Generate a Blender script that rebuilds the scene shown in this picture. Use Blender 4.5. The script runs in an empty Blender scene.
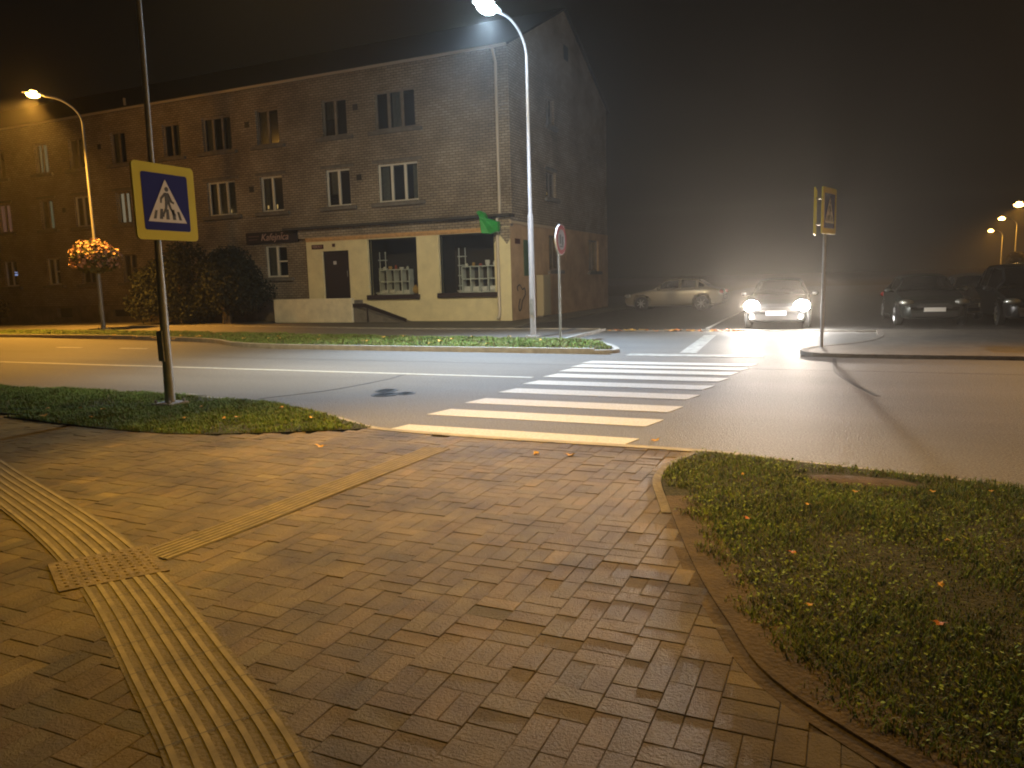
import bpy, math, random
import numpy as np
from mathutils import Vector, Matrix
random.seed(7); rng = np.random.default_rng(7)
SC = bpy.context.scene
C = SC.collection
PI = math.pi
R = math.radians

# ------------------------------------------------------------------ camera
cam_d = bpy.data.cameras.new('camera'); cam = bpy.data.objects.new('camera', cam_d); C.objects.link(cam)
pitch, roll, yaw = R(7.9), R(1.6), R(24.2)
f = Vector((-math.sin(yaw)*math.cos(pitch), math.cos(yaw)*math.cos(pitch), -math.sin(pitch)))
r0 = Vector((math.cos(yaw), math.sin(yaw), 0)); u0 = r0.cross(f)
r = (r0*math.cos(roll) - u0*-1*-1*math.sin(roll)).normalized(); u = r.cross(f)
m = Matrix((( r.x, u.x, -f.x, 0), (r.y, u.y, -f.y, 0), (r.z, u.z, -f.z, 1.55), (0, 0, 0, 1)))
cam.matrix_world = m
cam_d.sensor_width = 36; cam_d.lens = 36*745/1024
cam_d.clip_start = 0.05; cam_d.clip_end = 2000
SC.camera = cam

# ------------------------------------------------------------------ night sky
w = bpy.data.worlds.new('World'); SC.world = w; w.use_nodes = True
nt = w.node_tree; nt.nodes.clear()
out = nt.nodes.new('ShaderNodeOutputWorld')
sky = nt.nodes.new('ShaderNodeTexSky'); sky.sky_type = 'NISHITA'; sky.sun_disc = False
sky.sun_elevation = R(-8); sky.sun_rotation = R(60)
b1 = nt.nodes.new('ShaderNodeBackground'); b1.inputs[1].default_value = 0.05
nt.links.new(sky.outputs[0], b1.inputs[0])
b2 = nt.nodes.new('ShaderNodeBackground'); b2.inputs[0].default_value = (0.0066, 0.0052, 0.0038, 1); b2.inputs[1].default_value = 0.5
ad = nt.nodes.new('ShaderNodeAddShader')
nt.links.new(b1.outputs[0], ad.inputs[0]); nt.links.new(b2.outputs[0], ad.inputs[1]); nt.links.new(ad.outputs[0], out.inputs[0])

SC.view_settings.view_transform = 'Standard'; SC.view_settings.look = 'None'
SC.view_settings.exposure = -0.12; SC.view_settings.gamma = 1
SC.cycles.use_denoising = True
SC.cycles.max_bounces = 6; SC.cycles.volume_bounces = 0; SC.cycles.diffuse_bounces = 3
SC.cycles.caustics_reflective = False; SC.cycles.caustics_refractive = False
SC.cycles.sample_clamp_indirect = 3.0
SC.cycles.filter_width = 2.0
HAZE_DENSITY = 0.0012
# lamp powers (W) and colours
P_NEAR, C_NEAR = 9000, (1.0, 0.78, 0.42)
P_PATH_FILL, C_PATH_FILL = 6000, (1.0, 0.54, 0.04)
P_WHITE, C_WHITE = 10000, (0.52, 0.73, 1.0)
P_LEFT, C_LEFT = 15000, (1.0, 0.46, 0.06)
P_RIGHT, C_RIGHT = 18000, (1.0, 0.50, 0.08)
P_FAR = 4500
P_HEAD = 3600

# ------------------------------------------------------------------ materials
def mat(name, col, rough=0.8, metal=0.0, noise=0.0, scale=8.0, bump=0.0, bscale=40.0, emit=None, estr=0.0, spec=None, col2=None):
    m = bpy.data.materials.new(name); m.use_nodes = True
    t = m.node_tree; b = t.nodes['Principled BSDF']
    b.inputs['Roughness'].default_value = rough; b.inputs['Metallic'].default_value = metal
    b.inputs['Base Color'].default_value = (*col, 1)
    if spec is not None: b.inputs['Specular IOR Level'].default_value = spec
    tc = t.nodes.new('ShaderNodeTexCoord')
    if noise or col2:
        n = t.nodes.new('ShaderNodeTexNoise'); n.inputs['Scale'].default_value = scale; n.inputs['Detail'].default_value = 6
        n.inputs['Roughness'].default_value = 0.65
        t.links.new(tc.outputs['Object'], n.inputs[0])
        rp = t.nodes.new('ShaderNodeValToRGB')
        c2 = col2 if col2 else tuple(min(1, c*(1+noise)) for c in col)
        c1 = col if col2 else tuple(c*(1-noise) for c in col)
        rp.color_ramp.elements[0].color = (*c1, 1); rp.color_ramp.elements[0].position = 0.32
        rp.color_ramp.elements[1].color = (*c2, 1); rp.color_ramp.elements[1].position = 0.68
        t.links.new(n.outputs[0], rp.inputs[0]); t.links.new(rp.outputs[0], b.inputs['Base Color'])
    if bump:
        n2 = t.nodes.new('ShaderNodeTexNoise'); n2.inputs['Scale'].default_value = bscale; n2.inputs['Detail'].default_value = 4
        t.links.new(tc.outputs['Object'], n2.inputs[0])
        bp = t.nodes.new('ShaderNodeBump'); bp.inputs['Strength'].default_value = bump; bp.inputs['Distance'].default_value = 0.02
        t.links.new(n2.outputs[0], bp.inputs['Height']); t.links.new(bp.outputs[0], b.inputs['Normal'])
    if emit:
        b.inputs['Emission Color'].default_value = (*emit, 1); b.inputs['Emission Strength'].default_value = estr
    return m

def brick_mat(name, c1, c2, mortar, stain=0.5):
    m = bpy.data.materials.new(name); m.use_nodes = True; t = m.node_tree; b = t.nodes['Principled BSDF']
    b.inputs['Roughness'].default_value = 0.9
    g = t.nodes.new('ShaderNodeNewGeometry'); sx = t.nodes.new('ShaderNodeSeparateXYZ'); t.links.new(g.outputs['Position'], sx.inputs[0])
    a = t.nodes.new('ShaderNodeMath'); a.operation = 'ADD'; t.links.new(sx.outputs[0], a.inputs[0]); t.links.new(sx.outputs[1], a.inputs[1])
    cb = t.nodes.new('ShaderNodeCombineXYZ'); t.links.new(a.outputs[0], cb.inputs[0]); t.links.new(sx.outputs[2], cb.inputs[1])
    br = t.nodes.new('ShaderNodeTexBrick'); t.links.new(cb.outputs[0], br.inputs[0])
    br.inputs['Scale'].default_value = 1; br.inputs['Brick Width'].default_value = 0.26; br.inputs['Row Height'].default_value = 0.098
    br.inputs['Mortar Size'].default_value = 0.014; br.inputs['Color1'].default_value = (*c1, 1); br.inputs['Color2'].default_value = (*c2, 1)
    br.inputs['Mortar'].default_value = (*mortar, 1)
    n = t.nodes.new('ShaderNodeTexNoise'); n.inputs['Scale'].default_value = 0.7; n.inputs['Detail'].default_value = 7; t.links.new(g.outputs['Position'], n.inputs[0])
    rp = t.nodes.new('ShaderNodeValToRGB'); rp.color_ramp.elements[0].position = 0.3; rp.color_ramp.elements[1].position = 0.65
    rp.color_ramp.elements[0].color = (stain, stain*0.95, stain*0.9, 1); rp.color_ramp.elements[1].color = (1, 1, 1, 1)
    t.links.new(n.outputs[0], rp.inputs[0])
    mx = t.nodes.new('ShaderNodeMix'); mx.data_type = 'RGBA'; mx.blend_type = 'MULTIPLY'; mx.inputs[0].default_value = 1
    t.links.new(br.outputs[0], mx.inputs[6]); t.links.new(rp.outputs[0], mx.inputs[7]); t.links.new(mx.outputs[2], b.inputs['Base Color'])
    bp = t.nodes.new('ShaderNodeBump'); bp.inputs['Strength'].default_value = 0.8; bp.inputs['Distance'].default_value = 0.015; bp.invert = True
    t.links.new(br.outputs['Fac'], bp.inputs['Height']); t.links.new(bp.outputs[0], b.inputs['Normal'])
    return m

def glass_mat(name, tint=(0.55, 0.6, 0.6), refl=0.12, opaque=None):
    m = bpy.data.materials.new(name); m.use_nodes = True; t = m.node_tree; t.nodes.clear()
    o = t.nodes.new('ShaderNodeOutputMaterial'); tr = t.nodes.new('ShaderNodeBsdfTransparent'); tr.inputs[0].default_value = (*tint, 1)
    gl = t.nodes.new('ShaderNodeBsdfGlossy'); gl.inputs['Roughness'].default_value = 0.16
    mx = t.nodes.new('ShaderNodeMixShader'); fr = t.nodes.new('ShaderNodeLayerWeight'); fr.inputs[0].default_value = 0.25
    mm = t.nodes.new('ShaderNodeMath'); mm.operation = 'ADD'; mm.inputs[1].default_value = refl; mm.use_clamp = True
    t.links.new(fr.outputs['Fresnel'], mm.inputs[0]); t.links.new(mm.outputs[0], mx.inputs[0])
    t.links.new(tr.outputs[0], mx.inputs[1]); t.links.new(gl.outputs[0], mx.inputs[2]); t.links.new(mx.outputs[0], o.inputs[0])
    return m

def asphalt_mat():
    m = bpy.data.materials.new('asphalt'); m.use_nodes = True; t = m.node_tree; b = t.nodes['Principled BSDF']
    g = t.nodes.new('ShaderNodeNewGeometry')
    n1 = t.nodes.new('ShaderNodeTexNoise'); n1.inputs['Scale'].default_value = 0.45; n1.inputs['Detail'].default_value = 6; n1.inputs['Roughness'].default_value = 0.6
    mp = t.nodes.new('ShaderNodeMapping'); mp.inputs['Scale'].default_value = (0.35, 1.6, 1)
    t.links.new(g.outputs['Position'], mp.inputs[0]); t.links.new(mp.outputs[0], n1.inputs[0])
    n2 = t.nodes.new('ShaderNodeTexNoise'); n2.inputs['Scale'].default_value = 55; n2.inputs['Detail'].default_value = 4
    t.links.new(g.outputs['Position'], n2.inputs[0])
    rp = t.nodes.new('ShaderNodeValToRGB'); rp.color_ramp.elements[0].position = 0.25; rp.color_ramp.elements[1].position = 0.75
    rp.color_ramp.elements[0].color = (0.115, 0.112, 0.108, 1); rp.color_ramp.elements[1].color = (0.165, 0.160, 0.153, 1)
    t.links.new(n1.outputs[0], rp.inputs[0])
    rp2 = t.nodes.new('ShaderNodeValToRGB'); rp2.color_ramp.elements[0].position = 0.3; rp2.color_ramp.elements[1].position = 0.7
    rp2.color_ramp.elements[0].color = (0.5, 0.5, 0.5, 1); rp2.color_ramp.elements[1].color = (1.5, 1.48, 1.45, 1)
    t.links.new(n2.outputs[0], rp2.inputs[0])
    mx = t.nodes.new('ShaderNodeMix'); mx.data_type = 'RGBA'; mx.blend_type = 'MULTIPLY'; mx.inputs[0].default_value = 1
    t.links.new(rp.outputs[0], mx.inputs[6]); t.links.new(rp2.outputs[0], mx.inputs[7]); t.links.new(mx.outputs[2], b.inputs['Base Color'])
    b.inputs['Roughness'].default_value = 0.68; b.inputs['Specular IOR Level'].default_value = 0.3
    v = t.nodes.new('ShaderNodeTexVoronoi'); v.inputs['Scale'].default_value = 70; t.links.new(g.outputs['Position'], v.inputs[0])
    bp = t.nodes.new('ShaderNodeBump'); bp.inputs['Strength'].default_value = 0.9; bp.inputs['Distance'].default_value = 0.008
    t.links.new(v.outputs['Distance'], bp.inputs['Height']); t.links.new(bp.outputs[0], b.inputs['Normal'])
    return m

def paver_mat():
    m = bpy.data.materials.new('concrete_paver'); m.use_nodes = True; t = m.node_tree; b = t.nodes['Principled BSDF']
    g = t.nodes.new('ShaderNodeNewGeometry')
    n1 = t.nodes.new('ShaderNodeTexNoise'); n1.inputs['Scale'].default_value = 1.3; n1.inputs['Detail'].default_value = 8; n1.inputs['Roughness'].default_value = 0.68
    t.links.new(g.outputs['Position'], n1.inputs[0])
    rp = t.nodes.new('ShaderNodeValToRGB'); e = rp.color_ramp.elements
    e[0].position = 0.33; e[1].position = 0.66; e[0].color = (0.058, 0.043, 0.014, 1); e[1].color = (0.190, 0.145, 0.046, 1)
    t.links.new(n1.outputs[0], rp.inputs[0])
    at = t.nodes.new('ShaderNodeVertexColor'); at.layer_name = 'tone'
    mx = t.nodes.new('ShaderNodeMix'); mx.data_type = 'RGBA'; mx.blend_type = 'MULTIPLY'; mx.inputs[0].default_value = 1
    t.links.new(rp.outputs[0], mx.inputs[6]); t.links.new(at.outputs[0], mx.inputs[7]); t.links.new(mx.outputs[2], b.inputs['Base Color'])
    n2 = t.nodes.new('ShaderNodeTexNoise'); n2.inputs['Scale'].default_value = 75; n2.inputs['Detail'].default_value = 5; n2.inputs['Roughness'].default_value = 0.7
    t.links.new(g.outputs['Position'], n2.inputs[0])
    bp = t.nodes.new('ShaderNodeBump'); bp.inputs['Strength'].default_value = 1.0; bp.inputs['Distance'].default_value = 0.012
    t.links.new(n2.outputs[0], bp.inputs['Height']); t.links.new(bp.outputs[0], b.inputs['Normal'])
    b.inputs['Roughness'].default_value = 0.6; b.inputs['Specular IOR Level'].default_value = 0.35
    return m

M = dict(
    asphalt=asphalt_mat(), paver=paver_mat(),
    dirt=mat('dirt', (0.07, 0.048, 0.03), 0.95, noise=0.4, scale=6, bump=0.8, bscale=30),
    joint=mat('joint_sand', (0.06, 0.048, 0.035), 1.0),
    soil=mat('grass_soil', (0.035, 0.036, 0.015), 1.0, noise=0.6, scale=28, bump=1.0, bscale=60),
    blade=mat('grass_blade', (0.12, 0.20, 0.035), 0.9, noise=0.45, scale=3.0),
    blade_dry=mat('grass_blade_dry', (0.17, 0.17, 0.055), 0.8, noise=0.3, scale=3.0),
    clover=mat('clover_leaf', (0.20, 0.29, 0.05), 0.95, noise=0.3, scale=9),
    kerb=mat('kerb_concrete', (0.30, 0.28, 0.25), 0.9, noise=0.25, scale=5, bump=0.5),
    paint=mat('road_paint', (0.40, 0.40, 0.385), 0.65, scale=38, col2=(0.62, 0.62, 0.60), bump=0.5, bscale=90),
    paint_worn=mat('worn_road_paint', (0.16, 0.16, 0.15), 0.7, scale=6, col2=(0.42, 0.42, 0.39)),
    seam=mat('tar_seam', (0.035, 0.033, 0.03), 0.6),
    tactile=mat('tactile_slab', (0.13, 0.103, 0.045), 0.8, noise=0.25, scale=5, bump=0.5, bscale=60),
    rib=mat('tactile_rib', (0.21, 0.17, 0.078), 0.75, noise=0.3, scale=8),
    brick=brick_mat('silicate_brick', (0.44, 0.365, 0.265), (0.33, 0.27, 0.19), (0.16, 0.125, 0.09), 0.55),
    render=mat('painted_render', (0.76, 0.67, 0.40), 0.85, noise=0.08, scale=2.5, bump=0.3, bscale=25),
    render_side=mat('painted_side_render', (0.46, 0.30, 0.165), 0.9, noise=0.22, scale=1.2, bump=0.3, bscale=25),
    tilec=mat('clay_tile_band', (0.58, 0.34, 0.14), 0.7, noise=0.2, scale=6),
    concrete=mat('sill_concrete', (0.17, 0.15, 0.125), 0.9, noise=0.25, scale=4),
    frame=mat('white_window_frame', (0.74, 0.70, 0.60), 0.5),
    framed=mat('faded_window_frame', (0.24, 0.20, 0.155), 0.7, noise=0.2, scale=4),
    dark=mat('dark_metal', (0.03, 0.028, 0.026), 0.5),
    roof=mat('roof_sheet', (0.02, 0.016, 0.014), 0.8, noise=0.2, scale=2),
    galv=mat('galvanised_steel', (0.26, 0.26, 0.25), 0.5, 0.5, noise=0.15, scale=14),
    polew=mat('pole_paint', (0.32, 0.31, 0.32), 0.5, 0.2, noise=0.1, scale=14),
    gutter=mat('gutter_metal', (0.55, 0.48, 0.38), 0.5, 0.3),
    glass=glass_mat('window_glass'), shopglass=glass_mat('shop_glass', (0.95, 0.97, 0.97), 0.01),
    room=mat('dark_room', (0.05, 0.04, 0.035), 0.9),
    curtain=mat('net_curtain', (0.42, 0.38, 0.33), 0.9, noise=0.15, scale=9),
    yellow=mat('yellow_sign_border', (0.50, 0.42, 0.012), 0.75),
    blue=mat('blue_sign_face', (0.007, 0.010, 0.13), 0.8, spec=.2),
    white=mat('white_sign_sheet', (0.55, 0.52, 0.50), 0.4),
    black=mat('black_sign_ink', (0.012, 0.012, 0.012), 0.5),
    red=mat('red_sign_ring', (0.26, 0.02, 0.025), 0.4),
    greyink=mat('grey_sign_face', (0.22, 0.215, 0.21), 0.5),
    green=mat('green_sign', (0.015, 0.32, 0.05), 0.45, noise=0.25, scale=5),
    dkgreen=mat('dark_green_panel', (0.05, 0.10, 0.05), 0.7),
    plaque=mat('dark_plaque', (0.07, 0.02, 0.015), 0.5),
    fascia=mat('brown_fascia', (0.022, 0.012, 0.011), 0.6),
    pinktext=mat('pink_lettering', (0.5, 0.33, 0.28), 0.5),
    door=mat('dark_brown_door', (0.022, 0.012, 0.010), 0.5),
    bark=mat('bark', (0.06, 0.045, 0.03), 0.95, noise=0.4, scale=12, bump=0.6),
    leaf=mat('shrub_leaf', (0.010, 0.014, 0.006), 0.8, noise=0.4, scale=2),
    leaf2=mat('tree_leaf', (0.12, 0.10, 0.03), 0.6, noise=0.4, scale=2),
    petal=mat('orange_pink_petal', (0.30, 0.15, 0.11), 0.8, noise=0.35, scale=14, col2=(0.60, 0.38, 0.28)),
    petalleaf=mat('basket_leaf', (0.06, 0.07, 0.02), 0.7),
    autumn=mat('autumn_leaf', (0.62, 0.30, 0.06), 0.7, scale=30, col2=(0.72, 0.5, 0.10)),
    autumnr=mat('rusty_leaf', (0.50, 0.14, 0.04), 0.7, scale=30, col2=(0.6, 0.25, 0.06)),
    tyre=mat('tyre_rubber', (0.018, 0.018, 0.018), 0.9),
    rim=mat('alloy_rim', (0.35, 0.35, 0.35), 0.35, 0.8),
    carglass=glass_mat('car_glass', (0.10, 0.11, 0.11), 0.10),
    plate=mat('number_plate', (0.72, 0.70, 0.66), 0.4),
    lens=glass_mat('lamp_lens', (0.8, 0.8, 0.8), 0.25),
    reflector=mat('headlamp_reflector', (0.8, 0.8, 0.72), 0.45, 0.2),
    redlens=mat('red_lens', (0.35, 0.01, 0.01), 0.25),
    shelf=mat('white_shelf', (0.72, 0.72, 0.66), 0.6),
    cloth=mat('folded_white_goods', (0.80, 0.76, 0.70), 0.8),
    goods1=mat('red_goods', (0.45, 0.10, 0.05), 0.7), goods2=mat('blue_goods', (0.08, 0.12, 0.25), 0.7),
    goods3=mat('ochre_goods', (0.5, 0.3, 0.08), 0.7),
)
M['head_on'] = mat('headlamp_lit', (1, 1, 1), 0.5, emit=(1, 0.97, 0.92), estr=400)
M['lamp_white'] = mat('led_lit', (1, 1, 1), 0.5, emit=(0.72, 0.9, 1.0), estr=250)
M['lamp_orange'] = mat('sodium_lit', (1, 1, 1), 0.5, emit=(1.0, 0.55, 0.14), estr=45)
M['lit_white'] = mat('lit_curtain', (0.5, 0.5, 0.4), 0.9, emit=(0.75, 0.62, 0.42), estr=0.42)
M['lit_pink'] = mat('lit_pink_curtain', (0.5, 0.3, 0.25), 0.9, emit=(0.75, 0.34, 0.24), estr=0.2)
M['lit_grey'] = mat('lit_grey_curtain', (0.5, 0.5, 0.4), 0.9, emit=(0.5, 0.55, 0.36), estr=0.22)
M['lit_screen'] = mat('lit_screen', (0.1, 0.1, 0.1), 0.9, emit=(0.45, 0.55, 1.0), estr=1.2)
M['pane_glint'] = mat('painted_glint', (0.1, 0.1, 0.1), 0.9, emit=(1.0, 0.60, 0.2), estr=0.8)  # glowing flecks that imitate small yellow reflections in the windows

def car_paint(name, col, metal=0.4):
    m = mat(name, col, 0.32, metal)
    b = m.node_tree.nodes['Principled BSDF']; b.inputs['Coat Weight'].default_value = 0.6
    return m

# ------------------------------------------------------------------ mesh helpers
class MB:
    def __init__(s): s.v = []; s.f = []; s.m = []; s.n = 0
    def add(s, vs, fs, mi=0):
        s.v.extend([tuple(map(float, v)) for v in vs]); s.f.extend([tuple(i+s.n for i in q) for q in fs]); s.m.extend([mi]*len(fs)); s.n += len(vs)
        return s
    def box(s, x0, x1, y0, y1, z0, z1, mi=0):
        v = [(x0,y0,z0),(x1,y0,z0),(x1,y1,z0),(x0,y1,z0),(x0,y0,z1),(x1,y0,z1),(x1,y1,z1),(x0,y1,z1)]
        return s.add(v, [(0,3,2,1),(4,5,6,7),(0,1,5,4),(1,2,6,5),(2,3,7,6),(3,0,4,7)], mi)
    def tube(s, pts, rad, n=12, mi=0, caps=True):
        pts = [Vector(p) for p in pts]
        if not hasattr(rad, '__len__'): rad = [rad]*len(pts)
        vs = []; fs = []
        up = Vector((0, 0, 1))
        for i, p in enumerate(pts):
            t = (pts[min(i+1, len(pts)-1)] - pts[max(i-1, 0)]).normalized()
            a = t.cross(up if abs(t.z) < 0.95 else Vector((1, 0, 0))).normalized()
            if i and a.dot(pa) < 0: a = -a
            if i and abs(a.dot(pa)) < 0.5:
                a = (pa - t*pa.dot(t)).normalized()
            pa = a; b = t.cross(a)
            for k in range(n):
                q = p + (a*math.cos(2*PI*k/n) + b*math.sin(2*PI*k/n))*rad[i]; vs.append(q)
        for i in range(len(pts)-1):
            for k in range(n):
                fs.append((i*n+k, i*n+(k+1) % n, (i+1)*n+(k+1) % n, (i+1)*n+k))
        if caps: fs.append(tuple(range(n-1, -1, -1))); fs.append(tuple((len(pts)-1)*n+k for k in range(n)))
        return s.add(vs, fs, mi)
    def prism(s, poly, z0, z1, mi=0):            # polygon in XY extruded in Z
        n = len(poly)
        v = [(x, y, z0) for x, y in poly] + [(x, y, z1) for x, y in poly]
        return s.add(v, [tuple(range(n-1, -1, -1)), tuple(range(n, 2*n))] + [(i, (i+1) % n, n+(i+1) % n, n+i) for i in range(n)], mi)
    def ellipsoid(s, c, rx, ry, rz, nu=16, nv=10, mi=0):
        vs = []; fs = []
        for j in range(nv+1):
            th = PI*j/nv
            for i in range(nu):
                ph = 2*PI*i/nu
                vs.append((c[0]+rx*math.sin(th)*math.cos(ph), c[1]+ry*math.sin(th)*math.sin(ph), c[2]+rz*math.cos(th)))
        for j in range(nv):
            for i in range(nu): fs.append((j*nu+i, (j+1)*nu+i, (j+1)*nu+(i+1) % nu, j*nu+(i+1) % nu))
        return s.add(vs, fs, mi)
    def build(s, name, mats, parent=None, smooth=False, bevel=0, loc=None, rotz=None):
        me = bpy.data.meshes.new(name); me.from_pydata(s.v, [], s.f)
        if not isinstance(mats, (list, tuple)): mats = [mats]
        for q in mats: me.materials.append(q)
        if len(mats) > 1: me.polygons.foreach_set('material_index', s.m)
        if smooth: me.polygons.foreach_set('use_smooth', [True]*len(me.polygons))
        me.validate(); me.update()
        o = bpy.data.objects.new(name, me); C.objects.link(o)
        if parent: o.parent = parent
        if loc: o.location = loc
        if rotz is not None: o.rotation_euler = (0, 0, rotz)
        if smooth:
            try:
                me.set_sharp_from_angle(angle=R(45))
            except Exception: pass
        if bevel:
            b = o.modifiers.new('bevel', 'BEVEL'); b.width = bevel; b.segments = 2; b.limit_method = 'ANGLE'
        return o

def np_mesh(name, verts, faces, k, mats, mi=None, tone=None, parent=None):
    """verts Nx3, faces Mxk"""
    me = bpy.data.meshes.new(name); nv = len(verts); nf = len(faces)
    me.vertices.add(nv); me.vertices.foreach_set('co', np.asarray(verts, np.float32).ravel())
    me.loops.add(nf*k); me.loops.foreach_set('vertex_index', np.asarray(faces, np.int32).ravel())
    me.polygons.add(nf); me.polygons.foreach_set('loop_start', np.arange(0, nf*k, k, dtype=np.int32))
    me.polygons.foreach_set('loop_total', np.full(nf, k, np.int32))
    for q in (mats if isinstance(mats, (list, tuple)) else [mats]): me.materials.append(q)
    if mi is not None: me.polygons.foreach_set('material_index', np.asarray(mi, np.int32))
    me.polygons.foreach_set('use_smooth', np.zeros(nf, bool))
    me.update(calc_edges=True)
    if tone is not None:
        a = me.color_attributes.new('tone', 'FLOAT_COLOR', 'POINT'); a.data.foreach_set('color', np.asarray(tone, np.float32).ravel())
    o = bpy.data.objects.new(name, me); C.objects.link(o)
    if parent: o.parent = parent
    return o

def tag(o, label=None, cat=None, group=None, kind=None):
    if label: o['label'] = label
    if cat: o['category'] = cat
    if group: o['group'] = group
    if kind: o['kind'] = kind
    return o
def thing(name, label, cat, loc=(0, 0, 0), rotz=0, group=None):
    o = bpy.data.objects.new(name, None); C.objects.link(o); o.location = loc; o.rotation_euler = (0, 0, rotz)
    o.empty_display_size = 0.3
    return tag(o, label, cat, group)
def structure(o, label=None, cat=None):
    o['kind'] = 'structure'
    if label: o['label'] = label
    if cat: o['category'] = cat
    return o
def spot(name, loc, power, col, aim=(0, 0, -1), size=165, blend=0.35, rad=0.12, parent=None):
    l = bpy.data.lights.new(name, 'SPOT'); l.energy = power; l.color = col; l.spot_size = R(size); l.spot_blend = blend; l.shadow_soft_size = rad
    o = bpy.data.objects.new(name, l); C.objects.link(o); o.location = loc
    o.rotation_euler = Vector(aim).to_track_quat('-Z', 'Y').to_euler()
    if parent: o.parent = parent
    return o
def text_mesh(name, s, size, mt, loc, rot, parent, shear=0.0, ext=0.006):
    cu = bpy.data.curves.new(name, 'FONT'); cu.body = s; cu.size = size; cu.extrude = ext; cu.shear = shear; cu.align_x = 'CENTER'; cu.align_y = 'CENTER'
    t = bpy.data.objects.new('tmp', cu); C.objects.link(t)
    dg = bpy.context.evaluated_depsgraph_get(); me = bpy.data.meshes.new_from_object(t.evaluated_get(dg))
    bpy.data.objects.remove(t); me.materials.clear(); me.materials.append(mt)
    o = bpy.data.objects.new(name, me); C.objects.link(o); o.location = loc; o.rotation_euler = rot
    if parent: o.parent = parent
    return o

def in_poly(px, py, poly):
    ins = np.zeros(len(px), bool); n = len(poly)
    for i in range(n):
        x1, y1 = poly[i]; x2, y2 = poly[(i+1) % n]
        c = ((y1 > py) != (y2 > py)) & (px < (x2-x1)*(py-y1)/((y2-y1) if y2 != y1 else 1e-9)+x1)
        ins ^= c
    return ins
def smooth_poly(pts, n=6):          # Catmull-Rom open curve
    out = []; P = [Vector((*p, 0)) for p in pts]; P = [P[0]*2-P[1]]+P+[P[-1]*2-P[-2]]
    for i in range(1, len(P)-2):
        for k in range(n):
            t = k/n
            q = 0.5*((2*P[i])+(P[i+1]-P[i-1])*t+(2*P[i-1]-5*P[i]+4*P[i+1]-P[i+2])*t*t+(-P[i-1]+3*P[i]-3*P[i+1]+P[i+2])*t**3)
            out.append((q.x, q.y))
    out.append(tuple(pts[-1])); return out
def ribbon(mb, line, w0, w1, z0, z1, mi=0):
    """closed section strip following a polyline, offset from w0 to w1 to its left side"""
    n = len(line); vs = []; fs = []
    for i, p in enumerate(line):
        a = Vector((*line[max(i-1, 0)], 0)); b = Vector((*line[min(i+1, n-1)], 0)); t = (b-a).normalized(); nn = Vector((-t.y, t.x, 0)); p = Vector((*p, 0))
        for wv, z in ((w0, z0), (w1, z0), (w1, z1), (w0, z1)):
            q = p+nn*wv; vs.append((q.x, q.y, z))
    for i in range(n-1):
        for k in range(4): fs.append((i*4+k, i*4+(k+1) % 4, (i+1)*4+(k+1) % 4, (i+1)*4+k))
    fs.append((0, 3, 2, 1)); e = (n-1)*4; fs.append((e, e+1, e+2, e+3))
    mb.add(vs, fs, mi)

# ================================================================== GROUND
structure(MB().box(-900, 900, -400, 1500, -0.5, -0.02).build('ground', M['dirt']), 'bare dark earth reaching away into the night', 'ground')
road_poly = [(-140, 3.5), (40, 3.5), (40, 14.75), (-0.75, 14.75), (-0.75, 15.0), (0.6, 16.6), (0.8, 21.2), (-6.45, 21.2), (-6.4, 17.5), (-4.3, 14.6), (-13.4, 14.75), (-17, 16.2), (-27, 17.4), (-60, 17.6), (-140, 17.6)]
structure(MB().prism(road_poly, -0.015, 0.0).build('road', M['asphalt']), 'grey asphalt road crossing the scene behind the pavement', 'road')
structure(MB().prism([(-9.9, 21.2), (12, 21.2), (12, 90), (-9.9, 90)], -0.015, -0.002).build('side_street', mat('old_asphalt', (0.045, 0.042, 0.038), 0.7, noise=0.3, scale=1.5, bump=0.6)), 'dark worn side street with parked cars beyond the crossing', 'road')

# zebra stripes
stripes = [(-4.42, -1.83, 6.72), (-4.45, -1.82, 7.74), (-4.40, -1.78, 8.62), (-4.36, -1.75, 9.56), (-4.36, -1.70, 10.42), (-4.36, -1.62, 11.26), (-4.36, -1.56, 12.00), (-4.38, -1.48, 12.62), (-4.38, -1.41, 13.22)]
# stripe centres follow the photograph; each bar is about 0.42 m deep
stg = 'white bars of the zebra crossing'
sm = MB()
for i, (a, b, y) in enumerate(stripes):
    h = 0.21 if y < 12.3 else 0.18
    sm.prism([(a-0.06, y-h), (b-0.05, y-h), (b+0.05, y+h), (a+0.04, y+h)], 0.001, 0.005)
structure(sm.build('zebra_crossing', M['paint']), 'white painted bars of the zebra crossing on the road', 'road marking')
lm = MB()
lm.box(-60, -4.55, 10.86, 10.99, 0.001, 0.005)
structure(lm.build('centre_line', mat('line_paint', (0.36, 0.36, 0.33), 0.6, noise=0.2, scale=9)), 'thin white centre line running left from the crossing', 'road marking')
lm = MB()
for k in range(2): lm.box(-18.2-k*2.6, -17.2-k*2.6, 14.22, 14.34, 0.001, 0.005)
structure(lm.build('bay_dashes', M['paint']), 'short white dashes along the edge of the lay by', 'road marking')
lm = MB()
lm.box(-4.0, -1.4, 14.45, 14.86, 0.001, 0.005)
lm.prism([(-3.05, 15.1), (-2.72, 15.1), (-3.05, 19.8), (-3.35, 19.8)], 0.001, 0.005)
structure(lm.build('stop_line', M['paint_worn']), 'worn white stop line and lane divider at the side street mouth', 'road marking')
lm = MB()
lm.prism([(-3.75, 22.3), (-3.64, 22.3), (-4.15, 40), (-4.26, 40)], 0.001, 0.005)  # narrow white strip laid from the low kerb up the side street
structure(lm.build('side_street_strip', M['paint']), 'thin white strip leading into the side street', 'road marking')
sm = MB()
ribbon(sm, smooth_poly([(-7.5, 8.0), (-7.0, 9.0), (-6.85, 10.2), (-6.9, 10.8)]), -0.02, 0.02, 0.001, 0.004)
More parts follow.
